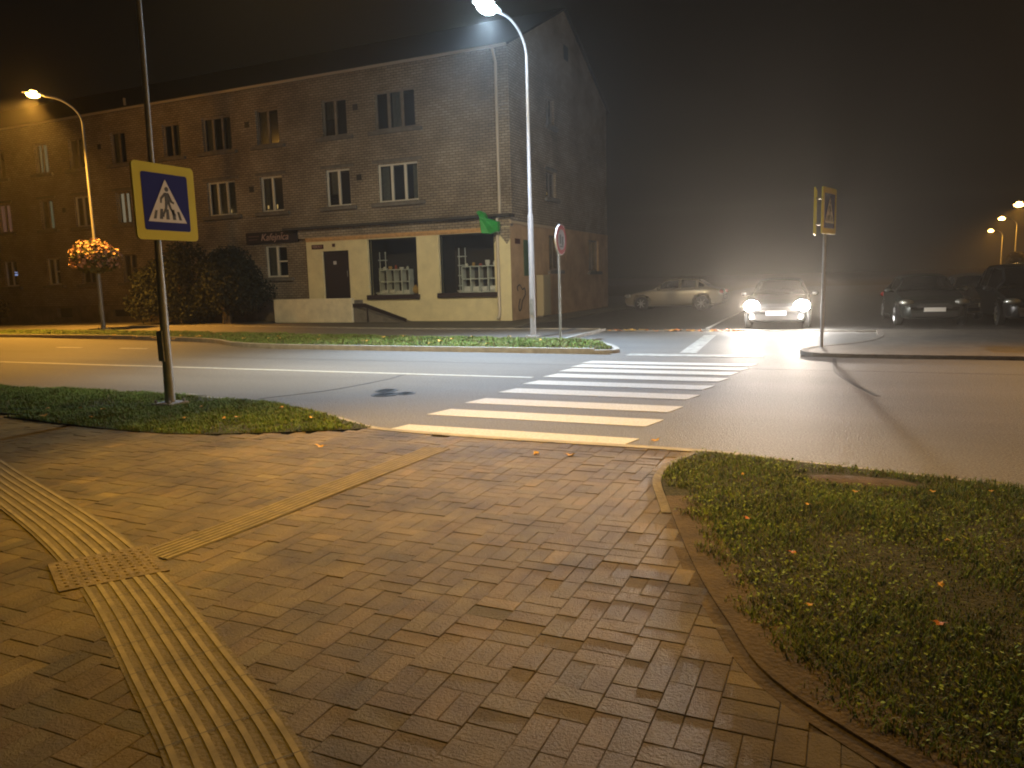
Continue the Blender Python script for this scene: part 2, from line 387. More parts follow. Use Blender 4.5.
ribbon(sm, smooth_poly([(0.4, 10.2), (0.15, 11.2), (-0.1, 12.6), (-0.16, 14.5)]), -0.03, 0.03, 0.001, 0.004)
sm.box(-13, 9, 12.72, 12.745, 0.0005, 0.0015)
structure(sm.build('tar_seams', M['seam']), 'dark tar seams winding over the asphalt', 'road marking')
for k, (x, y, rr) in enumerate([(-6.12, 9.12, 0.17), (-5.92, 8.78, 0.2), (-5.68, 8.95, 0.14)]):
    t = thing('utility_cover', ['round black valve cover in the road, upper left of the three', 'largest round black valve cover in the road, nearest the pavement', 'smallest round black valve cover in the road, nearest the crossing'][k], 'valve cover', (x, y, 0), 0, 'valve covers in the road')
    mb = MB(); mb.tube([(0, 0, -0.01), (0, 0, 0.006)], rr, 24); mb.build('cover_frame', M['seam'], t)
    mb = MB(); mb.tube([(0, 0, 0.0), (0, 0, 0.009)], rr*0.78, 24)
    for q in range(5): mb.box(-rr*0.5, rr*0.5, -rr*0.5+q*rr*0.25-0.006, -rr*0.5+q*rr*0.25+0.006, 0.009, 0.012)
    mb.build('lid', mat('cast_iron', (0.03, 0.03, 0.03), 0.5, 0.6), t)

# near edge of road and the two grass plots
near_edge = [(-60, 7.95), (-12.95, 7.9), (-9.5, 7.85), (-7.6, 7.75), (-6.4, 7.45), (-5.3, 6.95), (-4.55, 6.58), (-3.5, 6.5), (-2.8, 6.5), (-1.12, 6.52), (-0.4, 6.36), (0.4, 6.2), (1.14, 6.02), (2.6, 5.4), (5, 4.2), (9, 2.2), (18, -3), (30, -10)]
ne = smooth_poly(near_edge, 5)
mb = MB(); mb.prism([(-60, -20), (30, -20)] + list(reversed(ne)), -0.015, 0.004)
structure(mb.build('pavement_bed', M['joint']), 'dark sand showing in the joints of the block pavement', 'pavement')
grassL = smooth_poly([(-60, 7.88), (-12.95, 7.83), (-9.5, 7.78), (-7.6, 7.68), (-6.4, 7.38), (-5.3, 6.88), (-4.6, 6.54)], 5) + smooth_poly([(-4.75, 6.38), (-5.6, 5.95), (-6.38, 5.66), (-7.4, 5.62), (-8.5, 5.7), (-9.62, 5.8), (-12.5, 6.0), (-60, 6.0)], 5)
gr_in = smooth_poly([(-1.10, 6.44), (-1.20, 6.1), (-1.25, 5.8), (-1.22, 5.4), (-1.06, 4.9), (-0.86, 4.3), (-0.64, 3.7), (-0.42, 3.2), (-0.2, 2.78), (0.28, 2.36), (0.9, 1.9), (2.2, 1.2), (4, 0.4), (9, -2), (20, -8)], 5)
gr_out = smooth_poly([(-0.4, 6.3), (0.4, 6.14), (1.14, 5.96), (2.6, 5.34), (5, 4.14), (9, 2.14), (18, -3.06)], 5)
grassR = list(gr_in) + list(reversed(gr_out))
# block pavement
def pavement():
    U = 0.2; B = []
    for c in range(-150, 70):
        x = c*U+0.03; y = -3.2+rng.random()*0.2
        if not (-30 < x < 13): continue
        while y < 8:
            rr = rng.random()
            if rr < 0.6: B.append((x, y, U, U/2)); y += U/2
            elif rr < 0.97: B.append((x, y, U/2, U)); B.append((x+U/2, y, U/2, U)); y += U
            else: B.append((x, y, U, U)); y += U
    B = np.array(B); cx = B[:, 0]+B[:, 2]/2; cy = B[:, 1]+B[:, 3]/2
    near = [(a, b-0.08) for a, b in ne]
    area = [(-60, -20), (30, -20)] + list(reversed(near))
    kL = in_poly(cx, cy, area) & ~in_poly(cx, cy, grassL) & ~in_poly(cx, cy, [(a, b) for a, b in grassR])
    # blocks under the tactile strips are left out
    tac = [p for p in TA_POLY]
    B = B[kL]; n = len(B); cx = cx[kL]; cy = cy[kL]
    g = 0.0014; bv = 0.0022
    h = 0.026+rng.normal(0, 0.0011, n)
    patch = (np.sin(cx*1.7+1)*np.cos(cy*2.3)+np.sin(cx*0.9-cy*1.1))*0.002
    h += patch
    tx = rng.normal(0, 0.0045, n); ty = rng.normal(0, 0.0045, n)
    hx = B[:, 2]/2-g; hy = B[:, 3]/2-g
    V = np.zeros((n, 12, 3)); 
    sg = np.array([(-1, -1), (1, -1), (1, 1), (-1, 1)])
    jr = rng.normal(0, 0.004, n); ca, sa = np.cos(jr), np.sin(jr)
    for k in range(4):
        for lvl, (ins, dz) in enumerate(((0, -0.04), (0, -bv*0.7), (bv, 0))):
            dx = sg[k, 0]*(hx-ins); dy = sg[k, 1]*(hy-ins)
            V[:, lvl*4+k, 0] = cx+dx*ca-dy*sa; V[:, lvl*4+k, 1] = cy+dx*sa+dy*ca
            V[:, lvl*4+k, 2] = h+dz+(dx*tx+dy*ty if lvl else 0)
    F = []
    for l in (0, 1):
        for k in range(4): F.append((l*4+k, l*4+(k+1) % 4, l*4+4+(k+1) % 4, l*4+4+k))
    F.append((8, 9, 10, 11)); F = np.array(F)
    faces = (F[None]+np.arange(n)[:, None, None]*12).reshape(-1, 4)
    tone = np.clip(rng.normal(1.0, 0.085, n), 0.65, 1.4); lite = rng.random(n) < 0.05; tone[lite] *= 1.3
    warm = rng.normal(0, 0.028, n)
    col = np.stack([tone*(1+warm), tone, tone*(1-warm), np.ones(n)], 1); col = np.repeat(col, 12, 0)
    o = np_mesh('pavement', V.reshape(-1, 3), faces, 4, M['paver'], tone=col)
    structure(o, 'worn concrete block pavement filling the foreground', 'pavement')

# tactile strips ------------------------------------------------------
ta_c = [(-60, 5.0), (-16, 5.2), (-10.5, 4.95), (-8.0, 4.32), (-6.25, 3.70), (-4.77, 3.16), (-3.9, 2.8), (-3.22, 2.47), (-2.43, 2.04), (-1.77, 1.665), (-1.2, 1.25), (-0.7, 0.8), (-0.2, 0.1), (0.1, -1.0), (0.2, -3)]
TA = smooth_poly(ta_c, 8)
def offset(line, d):
    o = []; n = len(line)
    for i in range(n):
        a = Vector((*line[max(i-1, 0)], 0)); b = Vector((*line[min(i+1, n-1)], 0)); t = (b-a).normalized(); o.append((line[i][0]-t.y*d, line[i][1]+t.x*d))
    return o
TA_POLY = offset(TA, 0.2)+list(reversed(offset(TA, -0.2)))
TB = [(-3.60, 2.98), (-3.53, 3.6), (-3.50, 4.4), (-3.46, 5.2), (-3.40, 5.85)]
TB = smooth_poly([(-3.61, 2.91), (-3.55, 3.6), (-3.52, 4.35), (-3.47, 5.1), (-3.42, 5.9)], 6)
TB_POLY = offset(TB, 0.13)+list(reversed(offset(TB, -0.13)))
TN_POLY = [(-4.08, 2.60), (-3.64, 2.36), (-3.33, 2.78), (-3.80, 3.02)]
pavement()
mb = MB(); ribbon(mb, TA, -0.2, 0.2, -0.01, 0.0310)
for i in range(0): pass
seg = MB()
for k in range(7):
    wv = -0.17+k*0.0567
    ribbon(mb, TA, wv-0.011, wv+0.011, 0.030, 0.0355, 1)
def slab_joints(mb, line, hw, step):
    d = 0
    for i in range(1, len(line)):
        a, b = Vector((*line[i-1], 0)), Vector((*line[i], 0)); L = (b-a).length
        if b.x < -14: continue
        t_ = (b-a).normalized(); nn = Vector((-t_.y, t_.x, 0))*hw
        while d < L:
            p = a+t_*d; e = t_*.0022
            z = Vector((0, 0, .0362)); mb.add([p-nn-e+z, p-nn+e+z, p+nn+e+z, p+nn-e+z], [(0, 1, 2, 3)], 2); d += step
        d -= L
slab_joints(mb, TA, .2, .3)
structure(mb.build('tactile_path', [M['tactile'], M['rib'], M['seam']]), 'long curved strip of ribbed tactile paving sweeping across the pavement', 'tactile paving')
mb = MB(); ribbon(mb, TB, -0.13, 0.13, -0.01, 0.0310)
for k in range(6):
    wv = -0.11+k*0.044
    ribbon(mb, TB, wv-0.0095, wv+0.0095, 0.030, 0.0355, 1)
slab_joints(mb, TB, .13, .3)
structure(mb.build('tactile_branch', [M['tactile'], M['rib'], M['seam']]), 'narrow straight ribbed tactile strip leading to the crossing', 'tactile paving')
mb = MB(); mb.prism(TN_POLY, -0.01, 0.0365)
a, b, c_, d = [Vector((*p, 0)) for p in TN_POLY]
for i in range(1, 11):
    for j in range(1, 9):
        p = (a.lerp(b, j/9)).lerp(d.lerp(c_, j/9), i/11)
        mb.tube([(p.x, p.y, 0.036), (p.x, p.y, 0.041)], [0.014, 0.009], 8, 0)
for j in range(1, 3):
    p = a.lerp(b, j/3); q = d.lerp(c_, j/3); dd = (q-p).normalized(); nn = Vector((-dd.y, dd.x, 0))*0.003
    mb.add([p+nn+Vector((0, 0, .0375)), p-nn+Vector((0, 0, .0375)), q-nn+Vector((0, 0, .0375)), q+nn+Vector((0, 0, .0375))], [(0, 1, 2, 3)], 1)
structure(mb.build('tactile_junction', [mat('tactile_stud_slab', (0.14, 0.105, 0.045), 0.8, noise=0.3, scale=9, bump=0.6), M['seam']]), 'studded tactile slabs where the two ribbed strips meet', 'tactile paving')

# kerbs
mb = MB(); ribbon(mb, ne, -0.10, 0.0, -0.02, 0.034)
structure(mb.build('near_kerb', M['kerb']), 'low flush concrete kerb along the near edge of the road', 'kerb')
kc = [q for q in gr_in if q[1] > 4.6]
mb = MB(); ribbon(mb, kc, -0.07, -0.005, -0.02, 0.034)
structure(mb.build('plot_kerb', mat('dirty_kerb', (0.15, 0.13, 0.10), .9, noise=.35, scale=14, bump=.6)), 'short curved kerb at the tip of the right grass plot', 'kerb')
mb = MB(); ribbon(mb, [q for q in gr_in if -3 < q[1] < 5.1], -0.26, 0.0, -0.01, 0.0205); ribbon(mb, [q for q in gr_in if -3 < q[1] < 5.1], -0.07, 0.03, -0.01, 0.028); ribbon(mb, [q for q in gr_in if -3 < q[1] < 5.1], -0.006, 0.22, -0.01, 0.0415)
structure(mb.build('worn_edge', mat('bare_mud', (0.085, 0.062, 0.036), 0.95, noise=0.35, scale=6, bump=0.7, bscale=45)), 'smooth muddy rim along the edge of the right grass plot', 'dirt')

# soil under grass
def sheet(name, poly, z, m, label):
    mb = MB(); mb.prism(poly, -0.01, z); return structure(mb.build(name, m), label, 'soil')
sheet('left_soil', grassL, 0.035, M['soil'], 'dark soil under the left grass verge')
sheet('right_soil', grassR, 0.04, M['soil'], 'dark soil under the right grass plot')

def grass(name, poly, n, bbox, z, hmin, hmax, label, bare=None, dry=0.25, wid=0.004, clov=0, density=None):
    px = rng.uniform(bbox[0], bbox[1], n); py = rng.uniform(bbox[2], bbox[3], n)
    k = in_poly(px, py, poly)
    cl = np.sin(px*3.1+1.3)*np.cos(py*3.7)+np.sin(px*7.3+py*5.1)*0.6+np.sin(px*17-py*13)*0.4+np.sin(px*1.3-py*2.1)*0.8
    k &= rng.random(n) < np.clip(0.74+0.34*cl, 0.22, 1)
    if bare: k &= ~((((px-bare[0])/bare[2])**2+((py-bare[1])/bare[3])**2) < 1+0.3*np.sin(px*23)*np.cos(py*19))
    if density is not None: k &= rng.random(n) < density(px, py)
    px, py, cl = px[k], py[k], cl[k]; n = len(px)
    h = rng.uniform(hmin, hmax, n)*(1+0.2*cl); a = rng.uniform(0, 2*PI, n); le = rng.uniform(0.2, 1.1, n)*h
    wv = wid*rng.uniform(0.7, 1.5, n); ax, ay = np.cos(a), np.sin(a); bx, by = -ay, ax
    V = np.zeros((n, 5, 3))
    V[:, 0] = np.stack([px-bx*wv, py-by*wv, np.full(n, z)], 1); V[:, 1] = np.stack([px+bx*wv, py+by*wv, np.full(n, z)], 1)
    mx = px+ax*le*.35; my = py+ay*le*.35
    V[:, 2] = np.stack([mx+bx*wv*.8, my+by*wv*.8, z+h*.62], 1); V[:, 3] = np.stack([mx-bx*wv*.8, my-by*wv*.8, z+h*.62], 1)
    V[:, 4] = np.stack([px+ax*le, py+ay*le, z+h*.95], 1)
    F = np.array([(0, 1, 2), (0, 2, 3), (3, 2, 4)]); faces = (F[None]+np.arange(n)[:, None, None]*5).reshape(-1, 3)
    mi = np.repeat((rng.random(n) < dry).astype(int), 3)
    V = V.reshape(-1, 3)
    if clov:
        m_ = clov; qx = rng.uniform(bbox[0], bbox[1], m_); qy = rng.uniform(bbox[2], bbox[3], m_)
        kk = in_poly(qx, qy, poly) & (rng.random(m_) < np.clip(0.45+0.4*np.sin(qx*4.1+2)*np.cos(qy*3.3), 0.05, 1))
        if bare: kk &= ~((((qx-bare[0])/bare[2])**2+((qy-bare[1])/bare[3])**2) < 1)
        if density is not None: kk &= rng.random(clov) < density(qx, qy)
        qx, qy = qx[kk], qy[kk]; m_ = len(qx); s = rng.uniform(0.003, 0.010, m_); zz = z+rng.uniform(0.015, hmax*1.0, m_)
        a = rng.uniform(0, 2*PI, m_); t1 = rng.normal(0, 0.5, m_); t2 = rng.normal(0, 0.5, m_)
        W = np.zeros((m_, 6, 3))
        for j in range(6):
            an = a+j*PI/3; rr = s*(1.0 if j % 2 == 0 else 0.75)
            dx, dy = np.cos(an)*rr, np.sin(an)*rr
            W[:, j] = np.stack([qx+dx, qy+dy, zz+dx*t1+dy*t2], 1)
        G = np.array([(0, 1, 2), (0, 2, 3), (0, 3, 4), (0, 4, 5)]); gf = (G[None]+np.arange(m_)[:, None, None]*6).reshape(-1, 3)+len(V)
        V = np.concatenate([V, W.reshape(-1, 3)]); faces = np.concatenate([faces, gf]); mi = np.concatenate([mi, np.full(len(gf), 2)])
    o = np_mesh(name, V, faces, 3, [M['blade'], M['blade_dry'], M['clover']], mi=mi)
    return tag(o, label, 'grass', None, 'stuff')
def rim_density(px, py):
    L = np.array([q for q in gr_in if -2 < q[1] < 5.2]); d = np.full(len(px), 9.0)
    for a, b in zip(L[:-1], L[1:]):
        t = np.clip(((px-a[0])*(b[0]-a[0])+(py-a[1])*(b[1]-a[1]))/((b-a)@(b-a)+1e-9), 0, 1)
        d = np.minimum(d, np.hypot(px-a[0]-t*(b[0]-a[0]), py-a[1]-t*(b[1]-a[1])))
    return np.clip((d-0.07-0.04*np.sin(py*9)-0.03*np.sin(py*23+px*9))/0.10, 0, 1)
grass('grass', [(x, y) for x, y in grassR], 420000, (-1.3, 5.5, -0.5, 6.5), 0.038, 0.012, 0.040, 'ragged dark grass and clover on the right plot beside the pavement', bare=(0.13, 5.82, 0.42, 0.15), dry=0.3, wid=0.0022, clov=60000, density=rim_density)
grass('grass', grassL, 200000, (-14.5, -4.5, 5.55, 7.95), 0.033, 0.02, 0.05, 'short green grass on the left verge around the sign pole', dry=0.2, wid=0.0035, clov=5000)
grass('grass', grassL, 60000, (-40, -14.5, 5.55, 7.95), 0.033, 0.02, 0.05, 'short grass on the verge running off along the left of the road', dry=0.2, wid=0.007)
tag(MB().ellipsoid((0.13, 5.82, 0.03), 0.42, 0.15, 0.022, 28, 8).build('bare_patch', M['dirt'], smooth=True), kind='structure', label='oval bare earth patch in the right grass plot near the road', cat='dirt')

# far side -----------------------------------------------------------
far_edge = smooth_poly([(-60, 17.6), (-27, 17.4), (-20.5, 17.0), (-17, 16.25), (-15.2, 15.3), (-13.4, 14.85), (-11, 14.75), (-8, 14.7), (-5.6, 14.68), (-4.75, 14.72)], 5)
tip = smooth_poly([(-4.75, 14.72), (-4.35, 14.9), (-4.4, 15.4), (-5.1, 16.6), (-6.3, 17.6), (-6.42, 18.2), (-6.45, 21.2)], 5)
mb = MB(); ribbon(mb, far_edge, 0.0, 0.14, -0.02, 0.11)
ribbon(mb, tip, 0.0, 0.12, -0.02, 0.075)
structure(mb.build('far_kerb', M['kerb']), 'raised concrete kerb along the far side of the road', 'kerb')
far_g = [(a, b+0.14) for a, b in far_edge]+[(-4.5, 15.0), (-4.55, 15.4), (-5.2, 16.55), (-6.35, 17.45), (-10, 17.7), (-14, 18.3), (-19, 19.0), (-27, 19.9), (-60, 20.4)]
sheet('far_soil', far_g, 0.075, M['soil'], 'dark soil under the far grass strip')
grass('grass', far_g, 170000, (-32, -4.4, 14.7, 20.4), 0.072, 0.03, 0.07, 'strip of short grass behind the far kerb under the street lamps', dry=0.45, wid=0.010, clov=4000)
walk = [(-6.4, 17.55), (-10, 17.72), (-14, 18.32), (-19, 19.02), (-27, 19.92), (-60, 20.42), (-140, 20.42), (-140, 22.3), (-22, 22.3), (-13, 20.9), (-6.55, 20.9)]
mb = MB(); mb.prism(walk, -0.01, 0.07)
structure(mb.build('far_pavement', mat('far_paving', (0.13, 0.115, 0.10), 0.8, noise=0.15, scale=3, bump=0.6, bscale=14)), 'smooth pavement running in front of the brick building', 'pavement')
mb = MB(); ribbon(mb, [(-6.55, 20.92), (-13, 20.92), (-22, 22.32), (-140, 22.32)], -0.1, 0.0, -0.01, 0.10)
structure(mb.build('footway_edging', M['kerb']), 'pale edging stone between the far pavement and the building apron', 'kerb')
apron = [(-6.55, 21.03), (-13, 21.03), (-22, 22.43), (-140, 22.43), (-140, 60), (-9.9, 60), (-9.9, 21.3), (-6.55, 21.3)]
mb = MB(); mb.prism(apron, -0.01, 0.05)
structure(mb.build('building_apron', mat('apron_dirt', (0.085, 0.075, 0.058), 0.9, scale=1.2, col2=(0.13, 0.115, 0.085), bump=0.6)), 'dull worn strip of ground at the foot of the building', 'ground')
# right pavement
rw = smooth_poly([(40, 14.8), (6, 14.8), (1.2, 14.78), (-0.2, 14.85), (-0.62, 15.2), (-0.55, 16.0), (0.3, 17.2), (0.75, 18.6), (0.85, 21.1)], 5)
mb = MB(); ribbon(mb, rw, -0.02, 0.12, -0.02, 0.072)
structure(mb.build('right_kerb', mat('old_kerb', (.15, .13, .11), .9, noise=.25, scale=5, bump=.5)), 'rounded kerb of the far right corner under the crossing sign', 'kerb')
mb = MB(); mb.prism(list(reversed([(x, y+0.0) for x, y in rw]))+[(40, 21.1)] if False else list(rw)+[(40, 21.1)], -0.012, 0.065)
structure(mb.build('right_pavement', mat('right_paving', (0.12, 0.105, 0.085), 0.8, noise=0.2, scale=2.5, bump=0.6, bscale=14)), 'dusty pavement on the far right corner in front of the parked cars', 'pavement')
mb = MB(); ribbon(mb, [(-6.4, 21.2), (-3, 21.25), (0.85, 21.2), (40, 21.15)], -0.06, 0.06, -0.01, 0.03)
structure(mb.build('threshold_kerb', M['kerb']), 'low worn kerb across the mouth of the side street', 'kerb')

# fallen leaves -------------------------------------------------------
def leaf_mesh(mt, s=1.0):
    mb = MB(); n = 12
    top = []
    for k in range(n):
        a = 2*PI*k/n; rr = 0.042*s*(1.0 if k % 2 == 0 else 0.6)*(1.25 if k == 0 else 1)
        top.append((rr*math.cos(a)*1.25, rr*math.sin(a), 0.006+0.012*math.cos(a*2+0.5)*s))
    mb.add([(0, 0, 0.002)]+top, [(0, i+1, (i+1) % n+1) for i in range(n)])
    mb.add([(x, y, z-0.0015) for x, y, z in [(0, 0, 0.002)]+top], [(0, (i+1) % n+1, i+1) for i in range(n)])
    mb.tube([(-0.03*s, 0, 0.004), (-0.075*s, 0.006, 0.010)], 0.0015*s, 5)
    me = mb.build('fallen_leaf', mt).data
    o = bpy.data.objects[-1] if False else None
    return me
def put_leaf(me, x, y, z, label, group, s=1.0, a=None):
    o = bpy.data.objects.new('fallen_leaf', me); C.objects.link(o); o.location = (x, y, z)
    o.rotation_euler = (random.uniform(-.25, .25), random.uniform(-.25, .25), random.uniform(0, 6.28) if a is None else a); o.scale = (s, s, s)
    tag(o, label, 'fallen leaf', group)
for_me = []
lm_y = leaf_mesh(M['autumn']); lm_r = leaf_mesh(M['autumnr'])
for o in list(C.objects):
    if o.name.startswith('fallen_leaf'): bpy.data.objects.remove(o)
for x, y, s in [(-4.56, 5.62, .9), (-2.45, 5.93, .9), (-2.15, 5.98, .8)]:
    put_leaf(lm_y, x, y, 0.034, 'small yellow leaf on the block pavement short of the crossing', 'leaves on the pavement', s)
put_leaf(lm_y, -1.62, 6.92, 0.004, 'single yellow leaf on the asphalt beside the nearest zebra bar', None, 0.9)
for x, y in [(-0.22, 4.05), (-0.5, 4.55), (0.4, 3.4)]:
    put_leaf(lm_r, x, y, 0.085, 'bright rusty leaf lying in the right grass plot', 'rusty leaves in the right grass', 0.5)
for k in range(15):
    a, b = random.uniform(-0.8, 2.2), random.uniform(2.6, 6.1)
    if in_poly(np.array([a]), np.array([b]), grassR)[0]:
        put_leaf(lm_y, a, b, 0.08, 'small yellow leaf lying in the right grass plot', 'yellow leaves in the right grass', random.uniform(.25, .45))
for k in range(16):
    a, b = random.uniform(-11, -5.2), random.uniform(5.8, 7.4)
    if in_poly(np.array([a]), np.array([b]), grassL)[0]:
        put_leaf(lm_y, a, b, 0.08, 'yellow leaf lying in the left grass verge', 'leaves on the left verge', random.uniform(.5, .9))
for k in range(46):
    put_leaf(lm_r if k % 3 else lm_y, random.uniform(-6.3, -2.6), 21.05+random.gauss(0, .14), 0.035, 'brown leaf gathered along the low kerb across the side street', 'leaves along the side street kerb', random.uniform(.9, 1.6))
for k in range(30):
    put_leaf(lm_y, random.uniform(-22, -6.5), 15.3+random.random()*2.2, 0.14, 'yellow leaf lying on the far grass strip', 'leaves on the far strip', random.uniform(.9, 1.3))

# ================================================================== BUILDING
BX0, BX1, BY0, BY1, EZ, RZ = -56.0, -11.5, 26.0, 38.2, 10.05, 13.0
bld = thing('apartment_building', 'three storey brick apartment block with a cream shop front at its corner', 'building', (0, 0, 0))
def wall_with_holes(a0, a1, z0, z1, holes, fn, mb, depth, mi=0):
    """grid wall: fn(a, z, d) -> xyz with d = depth inwards"""
    A = sorted({a0, a1, *[h[0] for h in holes], *[h[1] for h in holes]}); Z = sorted({z0, z1, *[h[2] for h in holes], *[h[3] for h in holes]})
    A = [a for a in A if a0 <= a <= a1]; Z = [z for z in Z if z0 <= z <= z1]
    for i in range(len(A)-1):
        for j in range(len(Z)-1):
            ca, cz = (A[i]+A[i+1])/2, (Z[j]+Z[j+1])/2
            if any(h[0] < ca < h[1] and h[2] < cz < h[3] for h in holes): continue
            mb.add([fn(A[i], Z[j], 0), fn(A[i+1], Z[j], 0), fn(A[i+1], Z[j+1], 0), fn(A[i], Z[j+1], 0)], [(0, 1, 2, 3)], mi)
    for h in holes:
        x0, x1, y0, y1 = h[:4]
        for p, q in (((x0, y0), (x1, y0)), ((x1, y0), (x1, y1)), ((x1, y1), (x0, y1)), ((x0, y1), (x0, y0))):
            mb.add([fn(*p, 0), fn(*p, depth), fn(*q, depth), fn(*q, 0)], [(0, 1, 2, 3)], mi)
front = lambda a, z, d: (a, BY0+d, z)
side = lambda a, z, d: (BX1-d, a, z)

cols = [(-17.35, -15.48, 3), (-19.92, -18.7, 2), (-23.42, -22.2, 2), (-26.5, -24.85, 3), (-28.95, -27.9, 2), (-32.4, -31.4, 2), (-35.4, -34.3, 2), (-38.0, -37.0, 2), (-41.5, -40.4, 2), (-44.8, -43.2, 3), (-47.4, -46.3, 2), (-51, -49.9, 2)]
wins = []      # a0,a1,z0,z1,panels,row
for a, b, n in cols:
    wins.append((a, b, 7.6, 9.08, n, 3)); wins.append((a, b, 4.8, 6.3, n, 2))
for a, b, n in cols[2:]: wins.append((a, b, 1.98, 3.35, 2, 1))
bas = [(-37.5, -36.35, .3, .78), (-33.4, -31.95, .32, .66), (-42.8, -41.6, .3, .76), (-28.6, -27.4, .3, .66)]
# the shop stands proud of the wall over the last ten metres
SX0 = -20.92; SY = 25.72; SZ = 3.55
shop_hole = [(SX0, BX1, -1, 3.4)]
mb = MB(); wall_with_holes(BX0, BX1, 0.85, EZ, [w_[:4] for w_ in wins if True]+[(SX0+.12, BX1-.01, .85, 3.4)], front, mb, 0.2)
# side wall + gable
swins = [(29.6, 30.75, 4.95, 6.05, 2, 2), (29.75, 30.7, 7.9, 9.05, 2, 3), (29.7, 31.05, 1.95, 3.4, 2, 1), (35.0, 36.6, 1.9, 3.4, 2, 1)]
wall_with_holes(BY0, BY1, 3.75, EZ, [q[:4] for q in swins if q[2] > 3.7], side, mb, 0.2)
RY = (BY0+BY1)/2
mb.add([(BX1, BY0, EZ), (BX1, BY1, EZ), (BX1, RY, RZ)], [(0, 1, 2)])
mb.add([(BX0, BY0, 0), (BX0, BY1, 0), (BX0, BY1, EZ), (BX0, RY, RZ), (BX0, BY0, EZ)], [(0, 1, 2, 3, 4)])
mb.add([(BX0, BY1, 0), (BX1, BY1, 0), (BX1, BY1, EZ), (BX0, BY1, EZ)], [(0, 1, 2, 3)])
mb.build('brick_wall', M['brick'], bld)
mb = MB(); wall_with_holes(BX0, SX0+.1, 0, 0.85, bas, lambda a, z, d: (a, BY0-0.05+d, z), mb, 0.25)
mb.box(BX0, SX0, BY0-0.05, BY0-0.002, 0.846, 0.87)
mb.build('plinth', mat('plinth_render', (0.20, 0.16, 0.115), 0.9, noise=0.3, scale=2), bld)
for q in bas: MB().box(q[0], q[1], BY0+.15, BY0+.2, q[2], q[3]).build('basement_window', M['dark'], bld)
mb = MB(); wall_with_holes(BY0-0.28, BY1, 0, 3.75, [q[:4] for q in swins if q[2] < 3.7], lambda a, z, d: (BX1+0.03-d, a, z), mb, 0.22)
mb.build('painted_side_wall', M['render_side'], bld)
mb = MB(); mb.box(BX1+.032, BX1+.08, BY0-.3, 31.5, 3.66, 3.76); mb.build('side_cornice', mat('side_trim', (0.5, 0.38, 0.24), 0.8), bld)
# roof
mb = MB(); ov = 0.35
rz = lambda y: RZ-(abs(y-RY))*(RZ-EZ)/(RY-BY0)
ys = [BY0-ov, RY, BY1+ov]
vs = []
for x in (BX0-.1, BX1+.12):
    for y in ys: vs += [(x, y, rz(y)+.03), (x, y, rz(y)+.11)]
mb.add(vs, [(0, 2, 8, 6), (2, 4, 10, 8), (1, 7, 9, 3), (3, 9, 11, 5), (0, 1, 3, 2), (2, 3, 5, 4), (6, 8, 9, 7), (8, 10, 11, 9), (0, 6, 7, 1), (4, 5, 11, 10)])
rf = mb.build('roof', M['roof'], bld)
MB().box(BX0, BX1+.12, BY0-ov-.09, BY0-ov-.004, EZ-.17, EZ-.08).build('gutter', M['gutter'], rf)
MB().box(BX0, BX1, BY0-ov+.01, BY0-.002, EZ-.07, EZ-.03).build('soffit', M['concrete'], rf)
for x, h in ():
    mb = MB(); mb.box(x-.4, x+.4, RY-.9, RY-.2, RZ-.8, RZ+h*.9); mb.box(x-.46, x+.46, RY-.96, RY-.14, RZ+h*.9, RZ+h*.9+.1); mb.build('chimney', M['brick'], rf)
MB().box(-31.05, -30.97, BY0-.2, BY0-.12, EZ+.1, EZ+.42).build('roof_vent', M['gutter'], rf)
MB().tube([(-11.95, BY0-.36, EZ-.15), (-11.95, BY0-.1, EZ-.6), (-11.95, BY0-.1, 4.0), (-11.95, SY-.09, 3.85), (-11.95, SY-.09, .3), (-11.95, SY-.22, .12)], .06, 10).build('downpipe', M['gutter'], bld, smooth=True)

